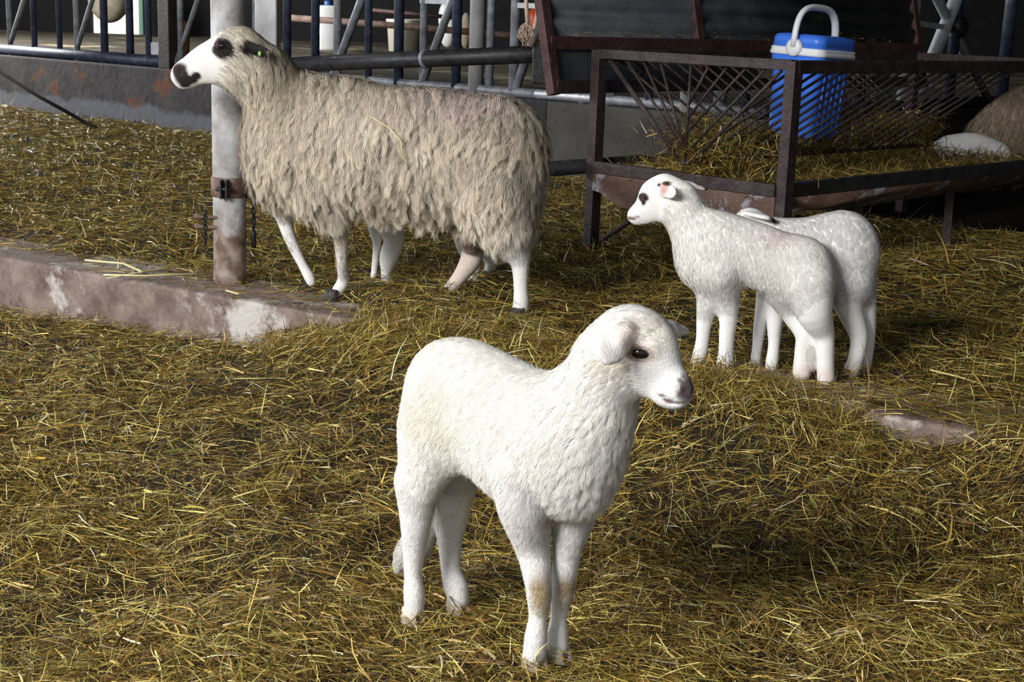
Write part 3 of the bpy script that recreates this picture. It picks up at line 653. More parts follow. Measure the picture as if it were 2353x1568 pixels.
class Body:
    def __init__(s, O, A, h):
        s.O = np.asarray(O, float); s.A = nrm([A[0], A[1], 0]); s.h = h; s.prims = []; s.nodes = []
        s.R = np.array([s.A[1], -s.A[0], 0.0])
        if s.R[1] > 0: s.R = -s.R                        # R always points to the side the camera sees
    def pt(s, u, v, sd=0.0, O=None, R=None):
        p, t = onplane(u, v, s.O if O is None else O, s.R if R is None else R, sd); return p, t / F_PX
    def chain(s, pts, sd=(0, 0), w=1.0, k=.03, fl=.015, cl=.5, col=(.8, .77, .72), den=1.0, O=None, R=None, warp=None):
        n = len(pts); out = []
        for i, q in enumerate(pts):
            u, v, r = q[:3]; f = i / max(1, n - 1)
            sdi = q[3] if len(q) > 3 else sd[0] * (1 - f) + sd[1] * f
            p, sc = s.pt(u, v, sdi, O, R); out.append((p, r * sc))
        RR = s.R if R is None else R
        P = [np.r_[p, r] for p, r in out]; fine = []
        for i in range(n - 1):
            p0 = P[max(i - 1, 0)]; p1 = P[i]; p2 = P[i + 1]; p3 = P[min(i + 2, n - 1)]
            for t in (0, .25, .5, .75):
                fine.append(.5 * (2 * p1 + (p2 - p0) * t + (2 * p0 - 5 * p1 + 4 * p2 - p3) * t * t + (3 * p1 - p0 - 3 * p2 + p3) * t ** 3))
        fine.append(P[-1])
        s.prims.append(('group', [(fine[i][:3], fine[i + 1][:3], fine[i][3], fine[i + 1][3]) for i in range(len(fine) - 1)], w, RR, k))
        for i, (p, r) in enumerate(out): s.nodes.append((p, r, fl, cl, col, den))
        for i in range(n - 1):
            s.nodes.append(((out[i][0] + out[i + 1][0]) / 2, (out[i][1] + out[i + 1][1]) / 2, fl, cl, col, den))
        return out
    def cone3(s, a, b, ra, rb, k=.01, fl=.003, cl=0, col=(.8, .77, .72), w=1.0, S=None, den=1.0):
        s.prims.append(('cone', np.asarray(a), np.asarray(b), ra, rb, w, s.R if S is None else S, k)); s.nodes.append(((np.asarray(a) + b) / 2, max(ra, rb), fl, cl, col, den))
    def ell(s, c, ax, r, k=.008, fl=.003, cl=0, col=(.8, .77, .72), sub=False, den=1.0):
        s.prims.append(('ell', np.asarray(c, float), ax, r, sub, k))
        if not sub: s.nodes.append((np.asarray(c, float), float(np.mean(sorted(r)[1:])), fl, cl, col, den))
    def solve(s):
        h = s.h; lo = np.full(3, 1e9); hi = -lo
        for p in s.prims:
            if p[0] == 'group':
                for a, b, ra, rb in p[1]:
                    lo = np.minimum(lo, np.minimum(a - ra, b - rb) - .02); hi = np.maximum(hi, np.maximum(a + ra, b + rb) + .02)
            elif p[0] == 'cone':
                for c, r in ((p[1], p[3]), (p[2], p[4])): lo = np.minimum(lo, c - r * 1.1 - .02); hi = np.maximum(hi, c + r * 1.1 + .02)
            else: lo = np.minimum(lo, p[1] - max(p[3]) - .01); hi = np.maximum(hi, p[1] + max(p[3]) + .01)
        n = np.ceil((hi - lo) / h).astype(int) + 1; D = np.full(n, .5, np.float32)
        X = [(lo[i] + h * np.arange(n[i])).astype(np.float32) for i in range(3)]
        for p in s.prims:
            k = p[-1]
            if p[0] == 'group':
                m = k + .012; l = np.min([np.minimum(a - ra, b - rb) for a, b, ra, rb in p[1]], 0) - m; u = np.max([np.maximum(a + ra, b + rb) for a, b, ra, rb in p[1]], 0) + m
            elif p[0] == 'cone':
                a, b, ra, rb, w, S = p[1:7]; m = k + .012
                l = np.minimum(a - ra, b - rb) - m; u = np.maximum(a + ra, b + rb) + m
            else:
                c, ax, r, sub = p[1:5]; m = k + .012; l = c - max(r) - m; u = c + max(r) + m
            i0 = np.clip(((l - lo) / h).astype(int), 0, n - 1); i1 = np.clip(((u - lo) / h).astype(int) + 2, 1, n)
            sl = tuple(slice(i0[i], i1[i]) for i in range(3))
            G = np.stack(np.meshgrid(*[X[i][sl[i]] for i in range(3)], indexing='ij'), -1)
            if p[0] == 'group':
                w, S = p[2], p[3].astype(np.float32); d = None
                sq = lambda X: X + ((X @ S) * (1 / w - 1))[..., None] * S if w != 1 else X
                G2 = sq(G)
                for a, b, ra, rb in p[1]:
                    a, b = sq(a.astype(np.float32)), sq(b.astype(np.float32)); d1 = round_cone(G2, a, b, ra, rb) * min(1, w)
                    d = d1 if d is None else np.minimum(d, d1)
            elif p[0] == 'cone':
                ab = b - a; L2 = max(float(ab @ ab), 1e-9); v = G - a.astype(np.float32)
                t = np.clip((v @ ab.astype(np.float32)) / L2, 0, 1); v = v - t[..., None] * ab.astype(np.float32)
                if w != 1:
                    sd = v @ S.astype(np.float32); v = v + (sd * (1 / w - 1))[..., None] * S.astype(np.float32)
                d = (np.sqrt((v * v).sum(-1)) - (ra + (rb - ra) * t)) * min(1, w)
            else:
                v = G - c.astype(np.float32); q = np.stack([(v @ np.asarray(ax[i], np.float32)) for i in range(3)], -1)
                k0 = np.sqrt(((q / np.array(r, np.float32)) ** 2).sum(-1)); k1 = np.sqrt(((q / np.array(r, np.float32) ** 2) ** 2).sum(-1)) + 1e-9
                d = k0 * (k0 - 1) / k1
            e = D[sl]
            if p[0] == 'ell' and p[4]:
                d = -d; hh = np.maximum(k - np.abs(e - d), 0) / k; D[sl] = np.maximum(e, d) + hh * hh * k * .25
            else:
                hh = np.maximum(k - np.abs(e - d), 0) / k; D[sl] = np.minimum(e, d) - hh * hh * k * .25
        V, Q = surface_nets(D, lo, h); V = smoothV(V, Q, 2, .5); N = vnormals(V, Q)
        s.V, s.Q, s.N = V, Q, N
        Wt = np.zeros(len(V)); fl = np.zeros(len(V)); cl = np.zeros(len(V)); de = np.zeros(len(V)); C = np.zeros((len(V), 3))
        for p, r, f, c_, col, dn in s.nodes:
            d = np.linalg.norm(V - p, axis=1) / max(r, .004); w = 1 / (d ** 5 + .02)
            Wt += w; fl += w * f; cl += w * c_; de += w * dn; C += w[:, None] * np.array(col)
        X = smoothV(np.c_[fl / Wt, cl / Wt, de / Wt], Q, 45, .6); s.fl, s.cl, s.den = X.T.copy()
        s.C = np.clip(smoothV(C / Wt[:, None], Q, 3, .6), 0, 1)
        s.C0 = s.C.copy(); s.uv = proj(V)
    def hit(s, u, v, tol=3.0):
        U, Vv, z = s.uv; d = np.hypot(U - u, Vv - v); k = np.where(d < max(tol, d.min() * 1.3 + .5))[0]
        front = k[np.argmin(z[k])]; return s.V[front].copy(), s.N[front].copy()
    def mark(s, c, ax, r, col, soft=.25, amt=1.0, nz=.25, nf=60, fl=None):
        q = np.stack([((s.V - c) @ np.asarray(ax[i])) / r[i] for i in range(3)], 1); d = np.linalg.norm(q, axis=1)
        d = d + vnoise(s.V, nf, 3.1) * nz * 2
        m = (np.clip((1 + soft - d) / (2 * soft), 0, 1) * amt)[:, None]; s.C = s.C * (1 - m) + np.array(col) * m
        if fl is not None: s.fl = s.fl * (1 - m[:, 0]) + fl * m[:, 0]
    def build(s, root, bodymat=None, under=None):
        keep = s.V
        return mesh_np('body', keep, s.Q, bodymat or m_skin, root, True, np.clip(s.C * (1 if under is None else under[:, None]), 0, 1))

def ribbons(P, Wd, side, col, mat, name, root, colt=None):
    n, k1, _ = P.shape; tt = np.linspace(0, 1, k1)
    w = Wd[:, None] * np.clip(1.15 - tt ** 1.5, .12, 1)[None, :]
    L = P - side * w[..., None] * .5; Rr = P + side * w[..., None] * .5
    V = np.stack([L, Rr], 2).reshape(-1, 3)
    b = (np.arange(n)[:, None] * k1 + np.arange(k1 - 1)[None, :]) * 2; b = b.ravel()
    Q = np.c_[b, b + 1, b + 3, b + 2]
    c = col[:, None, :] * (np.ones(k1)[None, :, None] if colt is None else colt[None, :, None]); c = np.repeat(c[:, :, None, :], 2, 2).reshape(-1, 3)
    return mesh_np(name, V, Q, mat, root, True, np.clip(c, 0, 1))

def fur(B, root, name, count, nseg, width, nclump, mat, flow, seed=1, lift=.5, grav=0.0, wave=.06, wfreq=1.6, minfl=0.0, maxfl=9, colj=.07, colt=None, curl=0.0, keepf=None, tipw=None, cpow=.75, scat=.22, frizz=.05):
    rs = np.random.RandomState(seed); V, Q, N = B.V, B.Q, B.N
    a = .5 * np.linalg.norm(np.cross(V[Q[:, 2]] - V[Q[:, 0]], V[Q[:, 3]] - V[Q[:, 1]]), axis=1)
    fc = V[Q].mean(1); wgt = a * B.den[Q[:, 0]]; f0 = B.fl[Q[:, 0]]; wgt = wgt * ((f0 >= minfl) & (f0 < maxfl))
    fn = N[Q[:, 0]]; see = ((CAMP - fc) * fn).sum(1) / np.linalg.norm(CAMP - fc, axis=1)
    wgt = wgt * np.where(see > -.25, 1.0, .25)
    if keepf is not None: wgt = wgt * keepf(fc)
    idx = rs.choice(len(Q), count, p=wgt / wgt.sum()); q = Q[idx]
    r1, r2 = rs.rand(count, 1), rs.rand(count, 1)
    def bil(X):
        if X.ndim == 1: X = X[:, None]
        return (X[q[:, 0]] * (1 - r1) * (1 - r2) + X[q[:, 1]] * r1 * (1 - r2) + X[q[:, 2]] * r1 * r2 + X[q[:, 3]] * (1 - r1) * r2)
    P0, Nn = bil(V), bil(N); Nn /= np.linalg.norm(Nn, axis=1, keepdims=True)
    L = bil(B.fl)[:, 0] * rs.uniform(.7, 1.2, count); C = bil(B.C); CL = bil(B.cl)[:, 0]
    Fv = flow(P0, Nn); T = Fv - (Fv * Nn).sum(1, keepdims=True) * Nn; T = T / np.maximum(np.linalg.norm(T, axis=1, keepdims=True), .25)
    T += rs.normal(0, scat, T.shape); T = T - (T * Nn).sum(1, keepdims=True) * Nn
    Sd = np.cross(T, Nn); Sd /= np.maximum(np.linalg.norm(Sd, axis=1, keepdims=True), 1e-6)
    K = nseg + 1; P = np.zeros((count, K, 3)); P[:, 0] = P0 - Nn * .001
    ph = rs.rand(count) * 6.28
    for k in range(1, K):
        t = k / nseg; d = T + Nn * (lift * (1 - t) ** 1.2) + np.array([0, 0, -grav * t]); d /= np.linalg.norm(d, axis=1, keepdims=True)
        P[:, k] = P[:, k - 1] + d * (L / nseg)[:, None]
    tt = np.linspace(0, 1, K)
    if nclump:
        ci = rs.choice(count, nclump, replace=False); kd = kdtree.KDTree(nclump)
        for i, c in enumerate(ci): kd.insert(P0[c], i)
        kd.balance(); near = np.array([kd.find(p)[1] for p in P0]); cc = ci[near]
        LC = L[cc]; P_c = P[cc]; f = (CL[:, None] * tt[None, :] ** cpow)[..., None]
        cphase = ph[cc]; camp = rs.uniform(.5, 1.5, count)[cc]; cside = Sd[cc]; cfr = rs.uniform(.75, 1.3, count)[cc]
        P = P * (1 - f) + (P_c + (P0 - P0[cc])[:, None, :] * .12) * f
        ow = np.sin(2 * np.pi * wfreq * cfr[:, None] * tt[None, :] + cphase[:, None]) * (wave * camp * LC)[:, None] * tt[None, :] ** .7
        P += cside[:, None, :] * ow[..., None]
        if curl:
            oc = np.cos(2 * np.pi * wfreq * cfr[:, None] * tt[None, :] + cphase[:, None]) * (curl * camp * LC)[:, None] * tt[None, :] ** .7
            P += Nn[cc][:, None, :] * oc[..., None]
        C = C * (1 + rs.normal(0, colj, count)[cc])[:, None]
    P += Sd[:, None, :] * (np.sin(2 * np.pi * 1.6 * tt[None, :] + ph[:, None]) * (frizz * rs.uniform(.2, 1.6, count) * L)[:, None] * tt[None, :])[..., None]
    P += Nn[:, None, :] * (np.cos(2 * np.pi * 1.3 * tt[None, :] + 2.3 * ph[:, None]) * (frizz * .7 * rs.uniform(.2, 1.6, count) * L)[:, None] * tt[None, :])[..., None]
    C = C * (1 + rs.normal(0, max(.07, colj * 1.3), count))[:, None]
    side = np.repeat(Sd[:, None, :], K, 1)
    return ribbons(P, width * rs.uniform(.7, 1.3, count), side, C, mat, name, root, colt)

def eyeball(B, root, u, v, r=.010, out=.35, col=None, rim=None, sz=(1.35, .85), pupil=True, R=None, lidcol=(.10, .05, .04)):
    p, n = B.hit(u, v); n = nrm(n); upv = nrm(np.array([0, 0, 1.0]) - n[2] * n); fw = np.cross(n, upv)
    c = p - n * r * (1 - out)
    mb = MB(); mb.ball(c, (r * sz[0], r * sz[1], r), (fw, upv, n), 20); ey = mb.build('eye', m_eye, root, True)
    # eyelid ring
    pts = [c + fw * r * sz[0] * 1.04 * math.cos(t) + upv * r * sz[1] * 1.04 * math.sin(t) + n * r * .42 for t in [2 * math.pi * k / 24 for k in range(24)]]
    mb = MB(); mb.tube(pts, r * .17, 8, closed=True); mb.build('eyelid', M_plain('eyelid', lidcol, .5), ey, True)
    return c, n, fw, upv

def hoof(p, A, root, mat, s=1.0, up=None):
    Rv = np.array([A[1], -A[0], 0.0]); up = np.array([0, 0, 1.0]) if up is None else nrm(up); A = nrm(A)
    mb = MB()
    for sg in (-1, 1):
        b = p + Rv * sg * .0105 * s
        rings = []
        for (w, l, fwd, z) in ((.0085, .015, .004, .030), (.0098, .019, .006, .016), (.0105, .023, .009, .002), (.0095, .021, .008, -.002)):
            rings.append([mb.bm.verts.new(b + Rv * w * s * math.cos(a) * (1 - .25 * max(0, math.sin(a))) + A * (l * s * math.sin(a) + fwd * s) + up * z * s) for a in [2 * math.pi * j / 14 for j in range(14)]])
        for X, Y in zip(rings, rings[1:]):
            for j in range(14): mb.bm.faces.new((X[j], X[(j + 1) % 14], Y[(j + 1) % 14], Y[j]))
        mb.bm.faces.new(rings[0][::-1]); mb.bm.faces.new(rings[-1])
    return mb.build('hoof', mat, root, True)

def sd_of(B, p): return float(np.dot(np.asarray(p) - B.O, B.R))
WH = (.93, .915, .875); WH2 = (.80, .79, .78)

def flow_of(A, dn=.8, bk=.6, head=None, hd=None):
    A = np.array(A)
    def f(P, N):
        F = np.tile(-A * bk + np.array([0, 0, -dn]), (len(P), 1))
        if head is not None:
            for c, r, d in head:
                w = np.clip(1.6 - np.linalg.norm(P - c, axis=1) / r, 0, 1)[:, None]; F = F * (1 - w) + np.array(d) * w
        return F
    return f

# ---- foreground lamb -------------------------------------------------
def front_lamb():
    zf = -.125
    g = [gp(u, v, zf) for u, v in ((949, 1418), (1052, 1392), (1228, 1520), (1284, 1502))]   # hind right, hind left, fore right, fore left
    hind, fore = (g[0] + g[1]) / 2, (g[2] + g[3]) / 2
    A = nrm(fore - hind); O = (hind + fore) / 2; B = Body(O, A, .0036)
    root = empty('lamb', (O[0], O[1], zf)); tag(root, 'white lamb in the foreground looking to the right, standing nearest the camera', 'lamb')
    B.chain([(1047, 925, 120), (1170, 985, 134), (1272, 1015, 137)], w=.80, k=.05, fl=.024, cl=.30, col=WH)
    B.chain([(1040, 880, 92), (1085, 870, 80), (1180, 930, 85)], w=.8, k=.04, fl=.016, cl=.4, col=WH)
    B.chain([(1300, 1000, 124), (1362, 905, 90), (1410, 825, 74)], w=.84, k=.04, fl=.026, cl=.70, col=WH)
    B.chain([(1372, 925, 80), (1335, 1020, 90), (1322, 1098, 78)], w=.8, k=.04, fl=.040, cl=.85, col=WH)
    B.chain([(1200, 1060, 92), (1230, 1130, 72)], w=.9, k=.04, fl=.02, cl=.5, col=WH)
    s = [sd_of(B, p) for p in g]
    K = dict(k=.010, fl=.0085, cl=.15, col=WH2, den=.9)
    B.chain([(996, 1010, 84), (966, 1105, 54)], sd=(.030, .045), w=.85, k=.04, fl=.014, cl=.5, col=WH)
    B.chain([(960, 1105, 51, .045), (956, 1190, 37, .05), (952, 1262, 27, s[0]), (949, 1320, 20, s[0]), (952, 1365, 24, s[0]), (952, 1398, 23, s[0])], **K)
    B.chain([(1050, 1065, 60, -.035), (1046, 1132, 45, -.045), (1040, 1182, 38, s[1]), (1034, 1250, 27, s[1]), (1037, 1310, 23, s[1]), (1048, 1350, 27, s[1]), (1054, 1378, 24, s[1])], **K)
    B.chain([(1200, 1090, 70, .045), (1205, 1165, 58, .045), (1222, 1245, 41, s[2]), (1234, 1320, 32, s[2]), (1239, 1368, 29, s[2]), (1236, 1418, 21, s[2]), (1232, 1462, 26, s[2]), (1229, 1500, 27, s[2])], **K)
    B.chain([(1315, 1100, 70, -.03), (1316, 1180, 52, -.035), (1307, 1245, 35, s[3]), (1297, 1320, 29, s[3]), (1292, 1366, 27, s[3]), (1284, 1414, 19, s[3]), (1282, 1456, 23, s[3]), (1283, 1486, 24, s[3])], **K)
    # tail hanging behind the hind legs
    B.chain([(985, 1010, 40, -.01), (985, 1130, 30, -.02), (975, 1210, 30, -.03), (950, 1260, 34, -.035), (935, 1285, 27, -.035)], k=.012, fl=.022, cl=.6, col=(.74, .72, .67))
    # head
    HO, _ = B.pt(1455, 785, 0.0); HA = nrm([.90, -.43, 0]); HR = np.array([HA[1], -HA[0], 0]); HR = HR if HR[1] < 0 else -HR
    H = dict(O=HO, R=HR, col=WH2, k=.02)
    B.chain([(1408, 822, 76), (1442, 785, 72)], O=HO, R=HR, w=.85, k=.035, fl=.013, cl=.55, col=WH)
    B.chain([(1452, 784, 74), (1464, 788, 71)], w=.80, fl=.019, cl=.85, **H)
    B.chain([(1468, 792, 69), (1486, 800, 63)], w=.80, fl=.004, cl=.1, **H)
    B.chain([(1484, 802, 62), (1518, 846, 48), (1543, 886, 36)], w=.72, fl=.0035, cl=0, **H)
    B.chain([(1468, 842, 56), (1502, 874, 38), (1540, 902, 24)], w=.62, fl=.0035, cl=0, **H)
    B.chain([(1548, 889, 30), (1561, 898, 25)], w=.85, fl=.002, cl=0, **H)
    B.chain([(1532, 907, 17), (1551, 914, 14.5)], w=.95, fl=.002, cl=0, **H)
    # brow ridge over the near eye
    p, sc = B.pt(1478, 790, .030, HO, HR); B.cone3(p, p + HA * .012 + np.array([0, 0, -.006]), .009, .007, k=.016, col=WH2)
    up = np.array([0, 0, 1.0])
    for sg, (u, v), ln in ((1, (1430, 776), .066), (-1, (1540, 758), .072)):
        c, _ = B.pt(u, v, sg * .055, HO, HR)
        e1 = nrm(HR * sg * .85 + up * (-.34 if sg > 0 else -.10) - HA * (.16 if sg > 0 else .08)); e3 = nrm(np.cross(e1, HA * .9 + up * .25 * sg)); e2 = np.cross(e3, e1)
        if sg > 0: e3 = nrm(np.cross(e1, up * .55 - HA * .45)); e2 = np.cross(e3, e1)
        cc = c + e1 * ln * .42
        B.ell(cc, (e1, e2, e3), (ln * .60, .0245 if sg > 0 else .023, .0056), k=.005, fl=.003, col=(.88, .85, .83))
        B.cone3(c - e1 * .012, c + e1 * .014, .015, .012, k=.012, col=WH2)
    # eye socket, nostril and mouth hollows
    B.solve()
    ex, n = B.hit(1470, 813); n = nrm(n); uq = nrm(up - n[2] * n); fq = np.cross(n, uq)
    B.prims.append(('ell', ex + n * .002, (fq, uq, n), (.018, .0125, .007), True, .006))
    nx, nn = B.hit(1573, 903); nn = nrm(nn); B.prims.append(('ell', nx + nn * .001, (nrm(np.cross(nn, up)), up, nn), (.0065, .0038, .006), True, .004))
    for u, v in ((1533, 921), (1543, 925), (1553, 928), (1522, 912)):
        mx, mn = B.hit(u, v); B.prims.append(('ell', mx, (HA, up, nrm(mn)), (.007, .0022, .004), True, .003))
    B.solve()
    hax = (HA, up, HR)
    p, n = B.hit(1470, 813); B.mark(p, (fq, uq, n), (.022, .015, .02), (.50, .34, .31), .3, .8, .1)
    B.mark(p, (fq, uq, n), (.0195, .0125, .02), (.035, .018, .016), .2, 1, .05)
    p, n = B.hit(1576, 893); B.mark(p, hax, (.013, .019, .03), (.085, .065, .07), .3, .97, .40, 150)
    p, n = B.hit(1574, 905); B.mark(p, hax, (.005, .004, .02), (.20, .09, .11), .3, 1, .1); p, n = B.hit(1570, 909); B.mark(p, hax, (.010, .010, .02), (.07, .045, .05), .3, .9, .3, 150)
    for u, v in ((1520, 911), (1530, 919), (1540, 924), (1551, 928), (1562, 928)):
        p, n = B.hit(u, v); B.mark(p, hax, (.007, .0022, .012), (.12, .07, .075), .4, .95, .1)
    p, n = B.hit(1500, 778); B.mark(p, hax, (.05, .03, .05), (.80, .74, .64), .6, .5, .5, 40)
    p, n = B.hit(1448, 792); B.mark(p, hax, (.012, .026, .03), (.66, .53, .47), .6, .6, .2)  # beige tone paints the ear's shadow on the head behind it
    p, n = B.hit(1410, 842); B.mark(p, hax, (.03, .018, .03), (.76, .68, .58), .6, .6, .2)
    p, n = B.hit(1246, 1368); B.mark(p, hax, (.018, .030, .02), (.36, .26, .11), .5, .85, .4)
    p, n = B.hit(1301, 1358); B.mark(p, hax, (.013, .027, .02), (.32, .23, .10), .5, .85, .4)
    p, n = B.hit(1262, 1190); B.mark(p, hax, (.02, .012, .03), (.72, .56, .54), .5, .6, .3)
    p, n = B.hit(1000, 960); B.mark(p, hax, (.06, .05, .05), (.82, .77, .66), .6, .5, .5, 25)
    B.build(root, under=1 - .30 * np.clip((B.fl - .012) / .015, 0, 1))  # skin under longer wool darkened: painted shade between the locks
    eyeball(B, root, 1471, 813, .0145, .38, sz=(1.4, .76), lidcol=(.05, .022, .02))
    toe = A
    for p, mtl in zip(g, (m_hoofl,) * 4): hoof(p + np.array([0, 0, -.010]) - A * .006, toe, root, mtl, .92)
    hd = [(B.pt(1465, 790, 0, HO, HR)[0], .065, -HA * .9 + up * .25), (B.pt(1530, 870, 0, HO, HR)[0], .05, -HA * .8 + up * .5)]
    fl = flow_of(A, .85, .55, hd)
    fur(B, root, 'fleece', 140000, 5, .00055, 3200, m_fur, fl, 3, lift=.72, cpow=.7, scat=.22, frizz=.05, grav=.35, wave=.055, wfreq=1.4, minfl=.0100, colj=.045, curl=.03)
    fur(B, root, 'short_coat', 65000, 3, .0004, 0, m_fur, fl, 4, lift=.50, minfl=.0, maxfl=.0125, colj=.04)
front_lamb()

# ---- ewe ----------------------------------------------------------------
BG = (.72, .64, .53); BGd = (.46, .385, .28)
def ewe():
    nf, nh, fh = gp(773, 690), gp(1195, 737), gp(1030, 684)
    A = nrm(np.array([-.985, .15, 0])); Rn = np.array([A[1], -A[0], 0]); Rn = Rn if Rn[1] < 0 else -Rn
    O = nh - Rn * .125; B = Body(O, A, .0055); sn = sd_of(B, nf)
    root = empty('ewe', (O[0], O[1], 0)); tag(root, 'long-woolled beige ewe with white face and black eye patches, walking left past the post', 'sheep')
    W_ = (.80, .79, .77)
    T = dict(w=.80, k=.06, fl=.125, cl=.85, col=BG)
    B.chain([(690, 325, 118), (840, 330, 128), (990, 338, 132), (1110, 345, 118)], **T)
    B.chain([(650, 330, 78), (640, 380, 62)], w=.8, k=.05, fl=.10, cl=.85, col=(.70, .62, .50))
    B.chain([(720, 255, 72), (780, 260, 78)], w=.6, k=.06, fl=.09, cl=.8, col=BG)
    B.chain([(1150, 330, 88), (1160, 420, 78)], w=.9, k=.06, fl=.12, cl=.9, col=BG)
    B.chain([(700, 300, 100), (645, 240, 78, .03), (598, 175, 58, .07)], w=.78, k=.06, fl=.07, cl=.85, col=(.66, .58, .46))
    L = dict(k=.025, fl=.004, cl=0, col=W_, den=.5)
    B.chain([(1140, 440, 78, .07), (1165, 505, 58, .085)], k=.05, fl=.11, cl=.9, col=BG)
    B.chain([(1165, 505, 52, .09), (1190, 575, 30, .10), (1196, 612, 21, .10), (1197, 660, 17, .10), (1198, 695, 19, .10), (1194, 722, 20, .10)], **L)
    sf = sd_of(B, fh)
    B.chain([(1080, 430, 60, -.06), (1082, 520, 42, -.07), (1086, 565, 27, sf), (1082, 598, 25, sf), (1060, 632, 18, sf), (1040, 658, 16, sf), (1030, 672, 17, sf)], k=.025, fl=.004, cl=0, col=(.66, .56, .50), den=.5)
    B.chain([(762, 480, 27, .07), (772, 505, 22, .07), (780, 530, 18, .06), (784, 570, 14.5, .05), (786, 610, 12.5, .04), (790, 642, 14, sn), (779, 664, 14, sn), (768, 678, 13, sn)], **L)
    B.chain([(725, 420, 55, .06), (758, 475, 30, .07)], k=.03, fl=.09, cl=.85, col=BG)
    B.chain([(655, 440, 48, -.08), (654, 500, 20, -.09), (660, 530, 15, -.09), (680, 578, 12, -.09), (697, 612, 11, -.09), (709, 634, 12.5, -.09), (715, 648, 11, -.09)], **L)
    # head
    HA = nrm(A + np.array([0, -.20, 0])); HR = np.array([HA[1], -HA[0], 0]); HR = HR if HR[1] < 0 else -HR; HO, _ = B.pt(540, 130, .075)
    up = np.array([0, 0, 1.0]); H = dict(O=HO, R=HR, col=(.84, .82, .80), k=.02)
    B.chain([(600, 160, 60), (556, 128, 55)], w=.8, O=HO, R=HR, k=.04, fl=.035, cl=.7, col=(.66, .59, .47))
    B.chain([(552, 108, 44), (535, 112, 44)], w=.85, O=HO, R=HR, k=.03, fl=.020, cl=.6, col=(.70, .64, .53))
    B.chain([(545, 160, 42), (538, 178, 34)], w=.75, O=HO, R=HR, k=.03, fl=.02, cl=.5, col=(.72, .65, .54))
    B.chain([(520, 122, 43), (480, 136, 38), (440, 155, 28), (421, 168, 21)], w=.66, fl=.003, cl=0, den=.6, **H)
    B.chain([(512, 150, 42), (470, 165, 28), (432, 178, 20), (422, 184, 17)], w=.60, fl=.003, cl=0, den=.6, **H)
    B.chain([(418, 165, 18), (411, 174, 15)], w=1.0, fl=.002, cl=0, den=.6, **H)
    B.chain([(436, 186, 13), (422, 190, 11)], w=1.1, fl=.002, cl=0, den=.6, **H)
    for sg in (1, -1):
        p, _ = B.pt(512, 98, sg * .040, HO, HR); B.cone3(p, p - HA * .03, .014, .012, k=.018, col=(.84, .82, .80), fl=.004)
        c, _ = B.pt(560, 104, sg * .058, HO, HR)
        e1 = nrm(-HA * .86 + HR * sg * .42 - up * .20); e3 = nrm(np.cross(e1, HR * sg * .35 + up * .9)); e2 = np.cross(e3, e1)
        B.ell(c + e1 * .042, (e1, e2, e3), (.056, .0175, .0085), k=.010, fl=.003, col=(.02, .018, .018), den=.2)
        B.cone3(c - e1 * .012, c + e1 * .012, .015, .013, k=.012, fl=.004, col=(.03, .025, .025))
    B.solve()
    ex, n = B.hit(509, 108); n = nrm(n); uq = nrm(up - n[2] * n); fq = np.cross(n, uq)
    B.prims.append(('ell', ex + n * .003, (fq, uq, n), (.024, .016, .010), True, .010))
    nx, nn = B.hit(412, 163); nn = nrm(nn); B.prims.append(('ell', nx, (up, nrm(np.cross(up, nn)), nn), (.010, .006, .009), True, .006))
    B.solve()
    hax = (HA, up, HR)
    BK = (.018, .015, .016)
    p, n = B.hit(510, 110); B.mark(p, hax, (.032, .030, .04), BK, .12, 1, .10, 50)
    for sg in (1, -1):
        c, _ = B.pt(590, 108, sg * .075, HO, HR); B.mark(c, (e1, up, HR), (.052, .022, .04), BK, .2, 1, .08)
    p, n = B.hit(414, 172); B.mark(p, hax, (.022, .034, .05), (.03, .02, .022), .2, 1, .15, 60)
    p, n = B.hit(405, 163); B.mark(p, hax, (.016, .024, .05), (.03, .022, .024), .2, 1, .15, 60)
    p, n = B.hit(432, 183); B.mark(p, hax, (.030, .014, .05), BK, .15, 1, .12, 60)
    p, n = B.hit(448, 176); B.mark(p, hax, (.016, .012, .05), BK, .15, 1, .12, 60)
    p, n = B.hit(426, 195); B.mark(p, hax, (.018, .010, .05), BK, .2, 1, .12, 60)
    p, n = B.hit(771, 540); B.mark(p, hax, (.022, .05, .04), (.42, .27, .13), .5, .55, .3)
    p, n = B.hit(1100, 560); B.mark(p, hax, (.07, .06, .05), (.36, .24, .20), .6, .7, .3)
    p, n = B.hit(1040, 188); B.mark(p, hax, (.16, .03, .08), (.52, .40, .42), .6, .5, .4, 15)
    B.C *= (1 + .5 * np.clip(vnoise(B.V, 14), -.4, .1)[:, None] * (B.fl > .03)[:, None])
    B.build(root, under=1 - .78 * np.clip((B.fl - .03) / .03, 0, 1))  # skin under long wool: dirt tan, darkened further as painted shade between locks
    eyeball(B, root, 509, 108, .0125, .45, sz=(1.3, .85), lidcol=(.14, .06, .055))
    mb = MB(); p, n = B.hit(596, 121); mb.ball(p + nrm(n) * .004, (.005, .0075, .003), (HA, up, nrm(n))); mb.build('ear_tag', m_tag, root, True)
    hoof(gp(768, 692), A, root, m_hoof, 1.25); hoof(gp(1193, 738), A, root, m_hoof, 1.25); hoof(fh, A, root, m_hoof, 1.2)
    pq, _ = B.pt(717, 654, -.09); hoof(pq, np.array([0, 0, -1.0]), root, m_hoof, 1.15, up=A)
    hd = [(HO, .085, -HA * .9 + up * .1), (B.pt(470, 150, 0, HO, HR)[0], .10, -HA * .9 - up * .1)]
